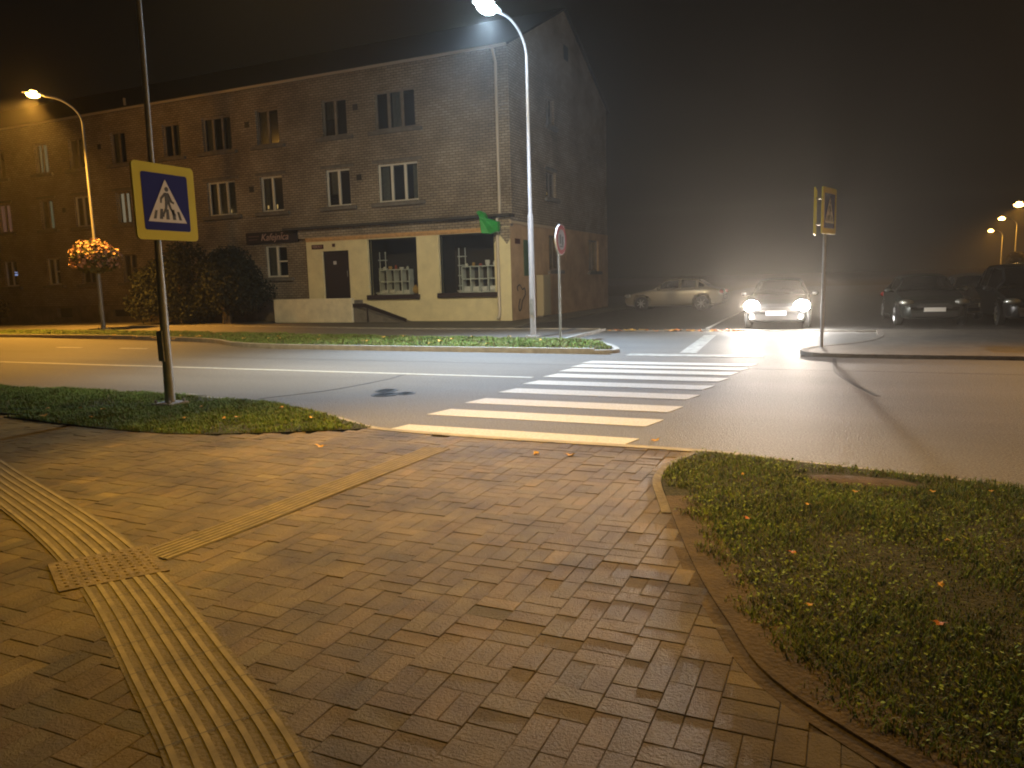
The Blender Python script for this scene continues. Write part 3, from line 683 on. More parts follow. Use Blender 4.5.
def window(a0, a1, z0, z1, n, fn, sgn, row, style='white', sillw=0.3, cur=None, transom=False):
    """fn maps (along, z, depth) to xyz"""
    fm = M['frame'] if style == 'white' else M['framed']
    def bx(mb, a, b, c, d, y0, y1, mi=0):
        p = [fn(a, c, y0), fn(b, c, y0), fn(b, c, y1), fn(a, c, y1), fn(a, d, y0), fn(b, d, y0), fn(b, d, y1), fn(a, d, y1)]
        mb.add(p, [(0, 3, 2, 1), (4, 5, 6, 7), (0, 1, 5, 4), (1, 2, 6, 5), (2, 3, 7, 6), (3, 0, 4, 7)], mi)
    t = 0.075; mb = MB()
    bx(mb, a0, a1, z0, z0+t, .10, .17); bx(mb, a0, a1, z1-t, z1, .10, .17)
    bx(mb, a0, a0+t, z0+t, z1-t, .10, .17); bx(mb, a1-t, a1, z0+t, z1-t, .10, .17)
    for k in range(1, n):
        x = a0+(a1-a0)*k/n; bx(mb, x-.055, x+.055, z0+t, z1-t, .095, .165)
    if transom: bx(mb, a0+(a1-a0)/2+.05, a1-t, z0+(z1-z0)*.5-.03, z0+(z1-z0)*.5+.03, .10, .16)
    wd = mb.build('window', fm, bld)
    mb = MB(); p = [fn(a0+.02, z0+.02, .135), fn(a1-.02, z0+.02, .135), fn(a1-.02, z1-.02, .135), fn(a0+.02, z1-.02, .135)]
    mb.add(p, [(0, 1, 2, 3)]); mb.build('pane', M['glass'], wd)
    mb = MB(); bx(mb, a0-.0+.002, a1-.002, z0+.002, z1-.002, 0.9, 0.92); mb.build('room_back', M['room'], wd)
    if cur:
        for (u0, u1, v0, v1, cm, d) in cur:
            mb = MB(); nseg = 14; A = a0+(a1-a0)*u0; B = a0+(a1-a0)*u1; zz0 = z0+(z1-z0)*v0; zz1 = z0+(z1-z0)*v1
            if u1-u0 < .16 or v1-v0 < .3:
                bx(mb, A, B, zz0, zz1, d, d+.02)
            else:
                for k in range(nseg):
                    x = A+(B-A)*k/nseg; x2 = A+(B-A)*(k+1)/nseg; w0 = .02*math.sin(k*1.9); w1 = .02*math.sin((k+1)*1.9)
                    mb.add([fn(x, zz0, d+w0), fn(x2, zz0, d+w1), fn(x2, zz1, d+w1), fn(x, zz1, d+w0)], [(0, 1, 2, 3)])
            mb.build('curtain' if v1-v0 > .3 else 'screen_or_glint', M[cm], wd)
    mb = MB(); bx(mb, a0-sillw, a1+sillw, z0-.16, z0-.03, -.13, .0-.002); bx(mb, a0-.0, a1+.0, z0-.03+.002, z0-.002, -.15, .098); mb.build('sill', M['concrete'], wd)
    if row == 2:
        mb = MB(); bx(mb, a0-sillw*.7, a1+sillw*.7, z1+.04, z1+.15, -.03, -.002); mb.build('lintel', M['concrete'], wd)
half = lambda s, m_='curtain': [(0.04, 0.42, 0.04, .97, m_, .24)] if s else [(0.62, 0.97, 0.04, .97, m_, .24)]
for a, b, z0, z1, n, row in wins:
    i = [k for k, c_ in enumerate(cols) if abs(c_[0]-a) < .01][0]
    style = 'white' if (row == 2 and i in (0, 1, 2, 3, 6)) or (row == 1 and i in (2, 7, 8)) else 'faded'
    cur = None
    if row == 2: cur = {0: [(.02, .2, .04, .97, 'curtain', .3), (.8, .98, .04, .97, 'curtain', .28)], 4: half(True), 1: [(0.1, 0.45, 0.35, .97, 'curtain', .26)], 2: [(.05, .22, .03, .97, 'curtain', .26), (.47, .52, .1, .22, 'pane_glint', .3), (.13, .18, .1, .2, 'pane_glint', .2)], 3: [(.04, .96, .05, .97, 'curtain', .28), (.3, .34, .06, .13, 'pane_glint', .2), (.66, .7, .08, .17, 'pane_glint', .2)], 5: [(.1, .62, .03, .97, 'lit_white', .22)], 6: [(.1, .9, .03, .97, 'curtain', .3)], 7: [(.35, .62, .03, .97, 'lit_grey', .22)], 8: [(0.0, 1.0, .02, .98, 'lit_pink', .22)]}.get(i)
    if row == 3: cur = {0: [(.36, .64, .04, .97, 'curtain', .3)], 1: [(.06, .5, .5, .97, 'curtain', .26)], 3: [(.02, .3, .04, .97, 'curtain', .26), (.72, .98, .04, .97, 'curtain', .26)], 5: half(True), 6: half(False), 8: half(True), 7: [(.1, .9, .03, .97, 'lit_grey', .24)], 2: half(True), 4: half(False)}.get(i)
    if row == 1: cur = {8: [(.3, .62, .42, .56, 'lit_screen', .25)], 2: [(.04, .5, .04, .97, 'curtain', .26)], 7: half(True), 5: half(False)}.get(i)
    window(a, b, z0, z1, n, front, 1, row, style, cur=cur, transom=(row == 1))
for a, b, z0, z1, n, row in swins:
    fn = side if z0 > 3.7 else (lambda a, z, d: (BX1+.03-d, a, z))
    window(a, b, z0, z1, n, fn, 1, row, 'faded', .2, cur=[(.6, .95, .04, .97, 'curtain', .3)] if row == 1 else ([(.5, .56, .15, .24, 'pane_glint', .2)] if row == 2 else None))
for x, z in ((-18.25, 8.62), (-18.25, 5.88), (-23.92, 8.55), (-23.92, 5.82), (-33.2, 8.5), (-36.2, 5.7)):
    mb = MB(); mb.box(x-.12, x+.12, BY0-.012, BY0-.002, z-.12, z+.12)
    for k in range(4): mb.box(x-.1, x+.1, BY0-.03, BY0-.012, z-.09+k*.052, z-.065+k*.052)
    mb.build('wall_vent', M['dark'], bld)
MB().box(BX1+.002, BX1+.02, 32.0, 32.55, 11.0, 11.6).build('attic_window', M['dark'], bld)

# shop front
sfn = lambda a, z, d: (a, SY+d, z)
sh = [(-20.12, -18.78, 1.0, 2.98), (-17.84, -15.52, 1.06, 3.36), (-14.53, -12.14, 1.08, 3.38)]
mb = MB(); wall_with_holes(SX0, BX1+.028, 0, SZ, sh, sfn, mb, 0.3)
mb.add([(SX0, SY, 0), (SX0, BY0+.3, 0), (SX0, BY0+.3, SZ), (SX0, SY, SZ)], [(0, 1, 2, 3)])
mb.add([(SX0, SY, SZ), (BX1, SY, SZ), (BX1, BY0, SZ), (SX0, BY0, SZ)], [(0, 1, 2, 3)])
sf = mb.build('shop_front', M['render'], bld)
mb = MB(); x = SX0
while x < -12.2:
    mb.box(x, x+.075, SY-.02, SY-.002, SZ-.16, SZ-.09); x += .088
mb.box(SX0, -12.1, SY-.05, SY-.002, SZ-.085, SZ-.0)
mb.build('tile_band', M['tilec'], sf)
mb = MB(); mb.box(SX0-.4, BX1+.05, SY+.002, BY0-.002, SZ+.004, SZ+.36); mb.build('brick_course', M['brick'], sf)
mb = MB(); mb.box(SX0-1.0, BX1+.12, SY-.26, BY0-.004, SZ+.364, SZ+.46); mb.build('canopy_slab', mat('slab_felt', (0.05, 0.042, 0.035), 0.9), sf)
# exposed brick corner
mb = MB(); mb.add([(-12.13, SY-.012, SZ-.02), (-12.13, SY-.012, 2.95), (-11.9, SY-.012, 3.28), (-11.6, SY-.012, 2.9), (BX1+.04, SY-.012, 3.1), (BX1+.04, SY-.012, SZ-.02)], [(0, 1, 2, 3, 4, 5)]); mb.build('bare_brick', M['brick'], sf)
# shop windows and door
def shop_window(a0, a1, z0, z1, pl):
    mb = MB(); t = .05
    mb.box(a0, a1, SY+.12, SY+.18, z1-t, z1); mb.box(a0, a1, SY+.12, SY+.18, z0, z0+t)
    mb.box(a0, a0+t, SY+.12, SY+.18, z0+t, z1-t); mb.box(a1-t, a1, SY+.12, SY+.18, z0+t, z1-t)
    wd = mb.build('shop_window', M['dark'], bld)
    MB().box(a0+.02, a1-.02, SY+.148, SY+.152, z0+.02, z1-.02).build('pane', M['shopglass'], wd)
    MB().box(a0-.08, a1+.08, SY-.1, SY+.11, z0-.12, z0+.06).build('sill', mat('dark_sill', (0.035, 0.02, 0.017), 0.6), wd)
    mb = MB(); mb.box(a0-.2, a1+.2, SY+1.7, SY+1.75, z0-.2, z1+.2); mb.box(a0-.25, a0-.2, SY+.3, SY+1.7, z0-.2, z1+.2); mb.box(a1+.2, a1+.25, SY+.3, SY+1.7, z0-.2, z1+.2); mb.box(a0-.2, a1+.2, SY+.3, SY+1.7, z1+.2, z1+.25)
    mb.build('display_recess', M['room'], wd)
    MB().box(a0-.2, a1+.2, SY+.301, SY+1.7, z0-.1, z0+.04).build('display_floor', M['shelf'], wd)
    return wd
w1 = shop_window(*sh[1], None); w2 = shop_window(*sh[2], None)
shelf_n = ['white cubby shelf of goods in the left shop window', 'white cubby shelf of goods in the right shop window']
for idx, (a0, a1, zb) in enumerate(((-17.5, -16.1, 1.12), (-13.7, -12.2, 1.14))):
    t = thing('display_shelf', shelf_n[idx], 'shelf', ((a0+a1)/2, SY+.45, zb))
    W = (a1-a0)/2; mb = MB(); top = .98
    for z in (0, .5, top): mb.box(-W, W, -.17, .17, z, z+.035)
    n = 4
    for k in range(n+1):
        x = -W+2*W*k/n; mb.box(x-.018, x+.018, -.169, .169, .036, .499); mb.box(x-.0179, x+.0179, -.169, .169, .536, top-.001)
    mb.build('cabinet', M['shelf'], t); MB().box(-W, W, .171, .185, 0, top).build('back_panel', M['room'], t)  # dark back colour stands in for the shade inside the cubbies
    for k in range(n):
        x = -W+2*W*(k+.5)/n
        mb = MB(); mb.box(x-.12, x+.12, -.12, .1, .037, .14+.1*random.random())
        o = mb.build('folded_goods', M['cloth'], None, bevel=.015, loc=((a0+a1)/2, SY+.45, zb))
        tag(o, f'stack of folded white goods in the {"left" if idx == 0 else "right"} window shelf', 'folded goods', f'folded goods in the {"left" if idx == 0 else "right"} shop shelf')
    rngs = random.Random(idx+3)
    for k in range(5):
        x = (a0+a1)/2-W+.15+k*(2*W-.3)/4; h = rngs.uniform(.08, .22); rr = rngs.uniform(.05, .10)
        mb = MB(); mb.tube([(0, 0, 0), (0, 0, h*.55), (0, 0, h*.75), (0, 0, h)], [rr*.7, rr*1.05, rr*[.6, .95, .7, 1.0, .4][k], rr*[.5, .9, .75, 1.05, .3][k]], 12)
        o = mb.build('vase', [M['cloth'], M['goods3'], M['goods1'], M['cloth'], M['shelf']][k], None, smooth=True, loc=(x, SY+.45, zb+top+.036))
        tag(o, f'small {["pale", "ochre", "red", "white", "cream"][k]} vase on top of the {"left" if idx == 0 else "right"} window shelf', 'vase', None)
    # rack at the side of the window
    t = thing('wire_rack', f'narrow pale rack at the left side of the {"left" if idx == 0 else "right"} shop window', 'rack', (a0-.22 if idx == 0 else a0-.28, SY+.9, zb))
    mb = MB()
    for px in (-.14, .14): mb.tube([(px, 0, 0), (px, 0, 1.75)], .02, 8)
    mb.build('upright', M['shelf'], t)
    for z in (.25, .65, 1.05, 1.4): MB().box(-.15, .15, -.12, .12, z, z+.03).build('shelf', M['shelf'], t)
    # bowls on the display floor
    for k in range(5):
        x = a0-.15+k*(a1-a0)/4.2
        mb = MB(); mb.tube([(0, 0, 0), (0, 0, .03), (0, 0, .09)], [.05, .10, .14], 14)
        o = mb.build('bowl', M['cloth'], None, smooth=True, loc=(x, SY+.42, zb+.0)); tag(o, f'white bowl on the floor of the {"left" if idx == 0 else "right"} shop window', 'bowl', f'white bowls in the {"left" if idx == 0 else "right"} shop window')
mb = MB(); mb.ellipsoid((0, 0, .16), .15, .12, .16); mb.tube([(0, 0, .3), (0, .0, .36)], .04, 8)
tag(mb.build('orange_pot', M['goods3'], None, smooth=True, loc=(-16.0, SY+.6, 1.13)), 'round orange pot at the right end of the left shop window', 'pot')
# door
mb = MB(); mb.box(-20.12, -20.04, SY+.1, SY+.2, 1.0, 2.98); mb.box(-18.86, -18.78, SY+.1, SY+.2, 1.0, 2.98); mb.box(-20.04, -18.86, SY+.1, SY+.2, 2.88, 2.98)
mb.box(-20.04, -18.86, SY+.14, SY+.19, 1.0, 2.88)
dr = mb.build('door', M['door'], bld)
for zz in (1.2, 1.85, 2.35): MB().box(-19.92, -19.0, SY+.125, SY+.138, zz, zz+(.5 if zz < 2 else .42)).build('door_panel', M['door'], dr)
MB().tube([(-18.95, SY+.1, 1.9), (-18.95, SY+.1, 2.15)], .015, 8).build('handle', M['galv'], dr)
MB().box(-19.65, -19.5, SY+.118, SY+.124, 2.42, 2.56).build('notice', M['white'], dr)
# plaque, fascia
fs = MB().box(-24.35, -21.5, BY0-.1, BY0-.004, 3.46, 3.95).build('fascia_sign', M['fascia'], bld)
text_mesh('lettering', 'Kafejnīca', .42, M['pinktext'], (-22.75, BY0-.112, 3.70), (R(90), 0, 0), fs, shear=.3)
mb = MB(); mb.box(-24.2, -23.6, BY0-.108, BY0-.102, 3.75, 3.8); mb.box(-24.2, -23.7, BY0-.108, BY0-.102, 3.62, 3.66); mb.build('small_print', mat('faint_print', (0.13, 0.07, 0.06), .6), fs)
pq = MB().box(-20.62, -20.02, SY-.03, SY-.003, 3.08, 3.26).build('house_plaque', M['plaque'], bld)
text_mesh('lettering', 'VEIKALS', .13, M['pinktext'], (-20.32, SY-.036, 3.17), (R(90), 0, 0), pq)
MB().box(-19.55, -19.42, SY-.04, SY-.003, 3.14, 3.27).build('wall_lamp', M['plaque'], bld)
# things on the side wall
pn = MB().box(BX1+.033, BX1+.06, 26.95, 27.75, 1.72, 3.1).build('green_panel', M['dkgreen'], bld)
MB().box(BX1+.033, BX1+.055, 26.15, 26.6, 2.93, 3.12).build('street_plaque', M['plaque'], bld)
cbn = thing('utility_cabinet', 'tall pale metal cabinet against the side wall of the building', 'cabinet', (BX1+.2, 28.55, .05))
mb = MB(); mb.box(-.14, .16, -.42, .42, 0.06, 1.7); mb.build('housing', mat('cabinet_paint', (.42, .34, .2), .6), cbn, bevel=.015)
MB().box(.162, .172, -.37, .37, .14, 1.6).build('door', mat('cabinet_door', (.40, .33, .20), .6), cbn)
mb = MB(); mb.box(-.13, .12, -.4, .4, 0, .058); mb.build('base', M['concrete'], cbn)
mb = MB(); gp = [(26.3, 1.15), (26.25, 1.3), (26.5, 1.38), (26.75, 1.2), (26.95, 1.25), (27.0, 1.0), (26.7, .75), (26.55, .45), (26.4, .4), (26.35, .6), (26.5, .85)]
mb.tube([(BX1+.036, y, z) for y, z in smooth_poly(gp, 5)], .022, 6); mb.build('graffiti', M['black'], bld)
# green sign
gs = thing('shop_banner', 'bright green wrapped banner jutting from the canopy above the right shop window', 'banner', (-12.2, SY-.34, 3.6))
pts = [(-.45, .5), (-.3, .34), (-.22, -.28), (.1, -.32), (.42, -.24), (.46, .1), (.2, .2), (-.02, .26), (-.12, .46), (-.3, .55)]
mb = MB(); n = len(pts)
mb.add([(x, -.12+.05*math.sin(x*9), z) for x, z in pts]+[(x, .1, z) for x, z in pts], [tuple(range(n-1, -1, -1)), tuple(range(n, 2*n))]+[(i, (i+1) % n, n+(i+1) % n, n+i) for i in range(n)])
mb.build('banner_cloth', M['green'], gs, bevel=.02)
MB().tube([(-.5, .12, .42), (.7, .12, .34)], .025, 8).build('bracket', M['dark'], gs)

# stair wall and ramp in front of the door
st = thing('entrance_landing', 'pale rendered parapet wall around the shop entrance landing', 'landing', (-20.17, 25.0, .05))
mb = MB(); mb.box(-2.0, 2.0, -.1, .1, 0, .98); mb.build('parapet', mat('parapet_render', (0.80, 0.72, 0.52), .85, noise=.12, scale=3), st, bevel=.02)
mb = MB(); mb.box(-1.98, 1.98, .102, .715, 0, .88); mb.build('platform', M['concrete'], st)
mb = MB(); mb.add([(2.002, 0, 0), (4.3, 0, 0), (2.002, 0, .62), (2.002, .70, 0), (4.3, .70, 0), (2.002, .70, .62)], [(0, 1, 2), (3, 5, 4), (0, 3, 4, 1), (1, 4, 5, 2), (0, 2, 5, 3)]); mb.build('ramp', M['concrete'], st)
mb = MB(); mb.add([(2.02, y, z) for y in (-.06, 0) for z in (.60, .76)]+[(2.6, y, z) for y in (-.06, 0) for z in (.60, .76)]+[(4.5, y, z) for y in (-.06, 0) for z in (.02, .14)], [(0, 1, 3, 2), (0, 4, 5, 1), (2, 3, 7, 6), (1, 5, 7, 3), (0, 2, 6, 4), (4, 8, 9, 5), (6, 7, 11, 10), (5, 9, 11, 7), (4, 6, 10, 8), (8, 10, 11, 9)]); mb.tube([(2.7, -.03, .0), (2.7, -.03, .72)], .03, 8); mb.build('handrail', M['door'], st)

# ================================================================== STREET LAMPS
def lamp_post(label, base, head_dir, H, arm, led, power, col, group='street lamps', emis=None, rb=.085, rt=.04, straight=6.9, light=True, tilt=(0, 0), hs=1.0, size=146, aim=(0, 0, -1), glow=0, blend=.5, slim=False):
    t = thing('street_lamp', label, 'street lamp', base, 0, group)
    hd = Vector((*head_dir, 0)).normalized()
    lean = Vector((*tilt, 0))
    pts = [Vector((0, 0, 0)), Vector((0, 0, straight))]
    n = 8
    for k in range(1, n+1):
        a = PI/2*k/n*.86
        pts.append(Vector((0, 0, straight))+hd*(arm*.75*(1-math.cos(a)))+Vector((0, 0, (H-straight)*math.sin(a)/math.sin(PI/2*.86))))
    endp = pts[-1]+hd*arm*.25+Vector((0, 0, .02)); pts.append(endp)
    pts = [p+lean*(p.z/H) for p in pts]
    rr = [rb, rb*.62+rt*.38]+[rt]*(len(pts)-2)
    q = [pts[0], pts[0]+(pts[1]-pts[0])*.45, pts[0]+(pts[1]-pts[0])*.46]+pts[1:]
    rr = [rb, rb*.92, rb*.66, rt*1.15]+[rt]*(len(pts)-2)
    if slim:
        q = [pts[0], pts[0].lerp(pts[1], .23), pts[0].lerp(pts[1], .30), pts[0].lerp(pts[1], .62)]+pts[1:]; rr = [rb, .046, .038, .03]+[rt]*(len(pts)-1)
    MB().tube(q, rr, 14).build('pole', M['polew'] if led else M['galv'], t, smooth=True)
    mb = MB(); mb.box(-.16, .16, -.16, .16, 0, .05)
    for sx in (-.12, .12):
        for sy in (-.12, .12): mb.tube([(sx, sy, .05), (sx, sy, .09)], .018, 6)
    mb.build('base_plate', M['kerb'], t)
    MB().box(-.05, .05, -rb-.012, -rb+.02, .6, 1.0).build('service_hatch', M['galv'], t)
    e = pts[-1]; side_ = Vector((-hd.y, hd.x, 0))
    mb = MB()
    def P(a, s, z): return e+hd*a*hs+side_*s*hs+Vector((0, 0, z*hs+a*.04))
    sec = [(-.05, .05, .04), (.08, .12, .09), (.35, .16, .10), (.6, .12, .07), (.68, .05, .03)]
    vs = []; fs = []
    for a, w_, h in sec:
        for k in range(9):
            an = PI*k/8; vs.append(P(a, w_*math.cos(an), h*math.sin(an)))
    for i in range(len(sec)-1):
        for k in range(8): fs.append((i*9+k, i*9+k+1, (i+1)*9+k+1, (i+1)*9+k))
        fs.append((i*9+8, i*9, (i+1)*9, (i+1)*9+8))
    fs.append(tuple(range(9))); fs.append(tuple(range(len(sec)*9-1, len(sec)*9-10, -1)))
    mb.add(vs, fs); hd_o = mb.build('lamp_head', M['galv'], t, smooth=True)
    mb = MB(); ce = P(.33, 0, -.01)
    mb.ellipsoid((0, 0, 0), .24*hs, .15*hs, .13*hs, 14, 8)
    o = mb.build('lamp_glass', emis if emis else (M['lamp_white'] if led else M['lamp_orange']), hd_o, smooth=True, loc=tuple(ce), rotz=math.atan2(hd.y, hd.x))
    if light:
        l = spot('lamp_light', tuple(ce+Vector((0, 0, -.15*hs))), power, col, aim=aim, size=size, blend=blend, rad=.1, parent=t)
        if glow:
            pl = bpy.data.lights.new('lamp_glow', 'POINT'); pl.energy = glow; pl.color = col; pl.shadow_soft_size = .08
            po = bpy.data.objects.new('lamp_glow', pl); C.objects.link(po); po.location = tuple(ce+Vector((0, 0, -.2*hs))); po.parent = t
    return t
lamp_post('tall white painted lamp with a bright bluish white light by the crossing', (-7.4, 17.9, .07), (-.25, -1), 7.72, 1.3, True, P_WHITE, C_WHITE, rb=.078, rt=.034, straight=6.9, size=108, blend=1, aim=(.22, -.34, -1), glow=300, hs=1.25)
lamp_post('orange lit lamp on a leaning pole carrying a flower ball on the left', (-27.1, 20.6, .07), (-.35, -1), 8.75, 1.5, False, P_LEFT, C_LEFT, rb=.09, straight=7.9, size=126, aim=(0, -.35, -1), glow=260)
lamp_post('tall grey lamp pole rising through the left grass verge out of the picture', (-8.14, 7.05, .03), (.12, 1), 9.0, 1.6, False, P_NEAR, C_NEAR, rb=.068, rt=.027, straight=8.0, size=110, aim=(-.22, .92, -1), blend=.9, tilt=(.33, -.15), slim=True)
NEAR = [o for o in C.objects if o.name.startswith('street_lamp') and 'tall grey lamp pole' in o.get('label', '')][0]
mb = MB(); mb.tube([(.29, -.13, 7.9), (.9, -.3, 8.25), (2.0, -.55, 8.42), (2.6, -.7, 8.42)], .027, 10); mb.build('added_pavement_arm', M['galv'], NEAR, smooth=True)  # unseen second arm and sodium head, added to warm the pavement
mb = MB(); mb.ellipsoid((2.9, -.78, 8.44), .36, .15, .08, 16, 8); mb.build('lamp_head', M['galv'], NEAR, smooth=True)
MB().ellipsoid((2.92, -.78, 8.38), .24, .12, .08, 14, 8).build('lamp_glass', M['lamp_orange'], NEAR, smooth=True)
spot('path_fill_light', (2.92, -.78, 8.24), P_PATH_FILL, C_PATH_FILL, aim=(.24, -.08, -1), size=62, blend=.95, rad=.12, parent=NEAR)
lamp_post('orange lit lamp beyond the right edge of the view', (11.5, 17.6, .06), (0, -1), 8.6, 1.4, False, P_RIGHT, C_RIGHT, aim=(-.9, -.62, -1), size=70, blend=1, glow=450)
for k, (x, y, h) in enumerate([(14.3, 74.9, 6.6), (16.2, 94.8, 6.6), (19.7, 124.7, 6.6)]):
    lamp_post(['nearest and brightest of the three distant orange lamps on the right', 'middle one of the three distant orange lamps on the right', 'farthest and lowest of the three distant orange lamps on the right'][k], (x, y, 0), (-1, -.2), h, 1.2, False, P_FAR*[1.3, .6, .8][k], C_LEFT, group='distant street lamps', hs=[1.6, 1.4, 1.5][k], rb=.11, straight=h-.9, size=172)

# flower ball on the left lamp
fb = thing('flower_basket', 'round ball of orange and pink flowers fixed to the left lamp pole', 'flower basket', (-27.15, 20.55, 2.9))
def ball(n, rx, rz_, size, zlo=-1, seed=1, jitter=.1):
    g = np.random.default_rng(seed); d = g.normal(size=(n, 3)); d /= np.linalg.norm(d, axis=1)[:, None]; d = d[d[:, 2] > zlo]; n = len(d)
    rad = 1-np.abs(g.normal(0, jitter, n)); lump = 1+.07*np.sin(d[:, 0]*7+1)*np.cos(d[:, 1]*6)+.05*np.sin(d[:, 2]*9)
    p = d*(rad*lump)[:, None]*np.array([rx, rx, rz_])
    nrm = d+g.normal(0, .45, (n, 3)); nrm /= np.linalg.norm(nrm, axis=1)[:, None]
    a = np.cross(nrm, g.normal(size=(n, 3))); a /= np.linalg.norm(a, axis=1)[:, None]; b = np.cross(nrm, a)
    s = size*g.uniform(.6, 1.3, n)[:, None]; V = np.zeros((n, 5, 3))
    V[:, 0] = p-nrm*s*.35
    for k, (ca, cb) in enumerate(((1, 0), (0, 1), (-1, 0), (0, -1))): V[:, k+1] = p+a*ca*s+b*cb*s
    F = np.array([(0, 1, 2), (0, 2, 3), (0, 3, 4), (0, 4, 1)]); return V.reshape(-1, 3), (F[None]+np.arange(n)[:, None, None]*5).reshape(-1, 3)
v_, f_ = ball(620, .94, .70, .075, -.55, 2); o = np_mesh('blossom', v_, f_, 3, M['petal'], parent=fb)
v_, f_ = ball(1100, .84, .62, .11, -1, 3); o = np_mesh('foliage', v_, f_, 3, M['petalleaf'], parent=fb)
mb = MB(); mb.tube([(0, 0, -.55), (0, 0, -.3), (0, 0, -.1)], [.25, .38, .42], 16); mb.build('planter', M['dark'], fb)

# ================================================================== SIGNS
def ped_panel(parent, W, thick, fn, name='sign_board'):
    """fn(u, v, d): u right, v up, d out of the face"""
    def poly(mb, pts, d0, d1):
        n = len(pts); mb.add([fn(x, y, d0) for x, y in pts]+[fn(x, y, d1) for x, y in pts], [tuple(range(n-1, -1, -1)), tuple(range(n, 2*n))]+[(i, (i+1) % n, n+(i+1) % n, n+i) for i in range(n)])
    def rrect(h, rc, n=6):
        o = []
        for cx_, cy_, a0 in ((h-rc, h-rc, 0), (-h+rc, h-rc, 90), (-h+rc, -h+rc, 180), (h-rc, -h+rc, 270)):
            for k in range(n+1): a = R(a0+90*k/n); o.append((cx_+rc*math.cos(a), cy_+rc*math.sin(a)))
        return o
    mb = MB(); poly(mb, rrect(W/2, W*.06), -thick, 0); bd = mb.build(name, M['yellow'], parent)
    mb = MB(); poly(mb, rrect(W*.375, W*.035), .001, .003); bf = mb.build('blue_face', M['blue'], bd)
    S = W*.375
    T = [(-S*.84, -S*.70), (S*.84, -S*.70), (0, S*.80)]
    mb = MB(); poly(mb, T, .004, .006); mb.build('white_triangle', M['white'], bd)
    mb = MB(); e = .007
    q = lambda L: poly(mb, [(x*S, y*S) for x, y in L], e, e+.0015)
    # zebra bars
    for x0, x1 in ((-.62, -.50), (-.36, -.22), (-.07, .07), (.22, .36), (.50, .62)):
        ht = -.24 if abs(x0+x1) < 1.0 else -.30
        lx = .84*(.80-(ht))/1.5*.78
        q([(x0, -.60), (x1, -.60), (x1*.84, ht), (x0*.84, ht)])
    # walking figure
    c = [(.03+.085*math.cos(2*PI*k/14), .46+.085*math.sin(2*PI*k/14)) for k in range(14)]; q(c)
    q([(-.08, .34), (.10, .34), (.13, .0), (-.07, .0)])
    q([(-.08, .34), (-.05, .24), (-.20, .10), (-.22, -.04), (-.29, -.03), (-.27, .14)])
    q([(.10, .34), (.09, .22), (.20, .08), (.33, .02), (.30, -.05), (.14, .02)])
    q([(-.07, .01), (.05, .01), (.0, -.22), (-.14, -.44), (-.16, -.52), (-.26, -.52), (-.22, -.42), (-.1, -.2)])
    q([(.02, .01), (.13, .01), (.20, -.20), (.36, -.40), (.36, -.48), (.26, -.44), (.11, -.22)])
    mb.build('pedestrian_symbol', M['black'], bd)
    return bd
s1 = thing('crossing_sign', 'large yellow bordered blue pedestrian crossing sign on the near lamp pole', 'road sign', (-7.90, 7.06, 2.65), 0, None)
ped_panel(s1, .94, .03, lambda u_, v, d: (.0+d, u_, v))
mb = MB()
for z in (-.25, .25):
    mb.box(-.06, -.031, -.3, .3, z-.02, z+.02); mb.tube([(-.12, -.11, z-.03), (-.12, -.11, z+.03)], .085, 16)
mb.build('bracket', M['galv'], s1)
s2 = thing('crossing_sign', 'double sided yellow bordered crossing sign on a slim pole before the headlights', 'road sign', (-.42, 16.1, .06))
MB().tube([(0, 0, 0), (0, 0, 3.05)], .032, 12).build('pole', M['polew'], s2, smooth=True)
def panel_fn(ang, off):
    nx, ny = math.cos(ang), math.sin(ang)
    return lambda u_, v, d: (nx*(off+d)-ny*u_, ny*(off+d)+nx*u_, 2.66+v)
ped_panel(s2, .88, .025, panel_fn(R(-15), .075))
ped_panel(s2, .88, .025, panel_fn(R(180), .20))
mb = MB(); mb.box(-.19, .08, -.02, .02, 2.9, 2.94); mb.box(-.19, .08, -.02, .02, 2.4, 2.44); mb.build('bracket', M['galv'], s2)
# round prohibition sign
s3 = thing('round_sign', 'round red ringed sign on a thin pole beside the white lamp', 'road sign', (-6.5, 17.5, .07))
MB().tube([(0, 0, 0), (0, 0, 2.75)], .03, 12).build('pole', M['galv'], s3, smooth=True)
def disc(nm, rr, x0, x1, mt, parent): return MB().tube([(x0, 0, 2.44), (x1, 0, 2.44)], rr, 36).build(nm, mt, parent)
bd = disc('sign_disc', .37, .035, .07, M['white'], s3)
disc('red_ring', .355, .071, .074, M['red'], bd); disc('sign_face', .25, .075, .077, M['greyink'], bd)
mb = MB(); mb.box(.078, .08, -.13, -.04, 2.34, 2.56); mb.box(.078, .08, .02, .12, 2.30, 2.52); mb.box(.078, .08, -.12, .12, 2.26, 2.29); mb.build('symbol', M['black'], bd)

# ================================================================== SHRUBS AND TREES
def crown(n, clumps, leaf, seed):
    g = np.random.default_rng(seed); P_ = []
    for (cx_, cy_, cz_, rx, ry, rz_) in clumps:
        k = int(n*rx*ry*rz_/sum(c[3]*c[4]*c[5] for c in clumps)); d = g.normal(size=(k, 3)); d /= np.linalg.norm(d, axis=1)[:, None]
        rad = g.uniform(.55, 1.05, k); P_.append(d*rad[:, None]*np.array([rx, ry, rz_])+np.array([cx_, cy_, cz_]))
    p = np.concatenate(P_); p = p[p[:, 2] > .05]; n = len(p)
    a = g.normal(size=(n, 3)); a /= np.linalg.norm(a, axis=1)[:, None]; b = np.cross(a, g.normal(size=(n, 3))); b /= np.linalg.norm(b, axis=1)[:, None]
    s = leaf*g.uniform(.6, 1.4, n)[:, None]; V = np.stack([p-a*s, p+b*s*.45, p+a*s, p-b*s*.45], 1)
    return V.reshape(-1, 3), np.arange(n*4).reshape(-1, 4)
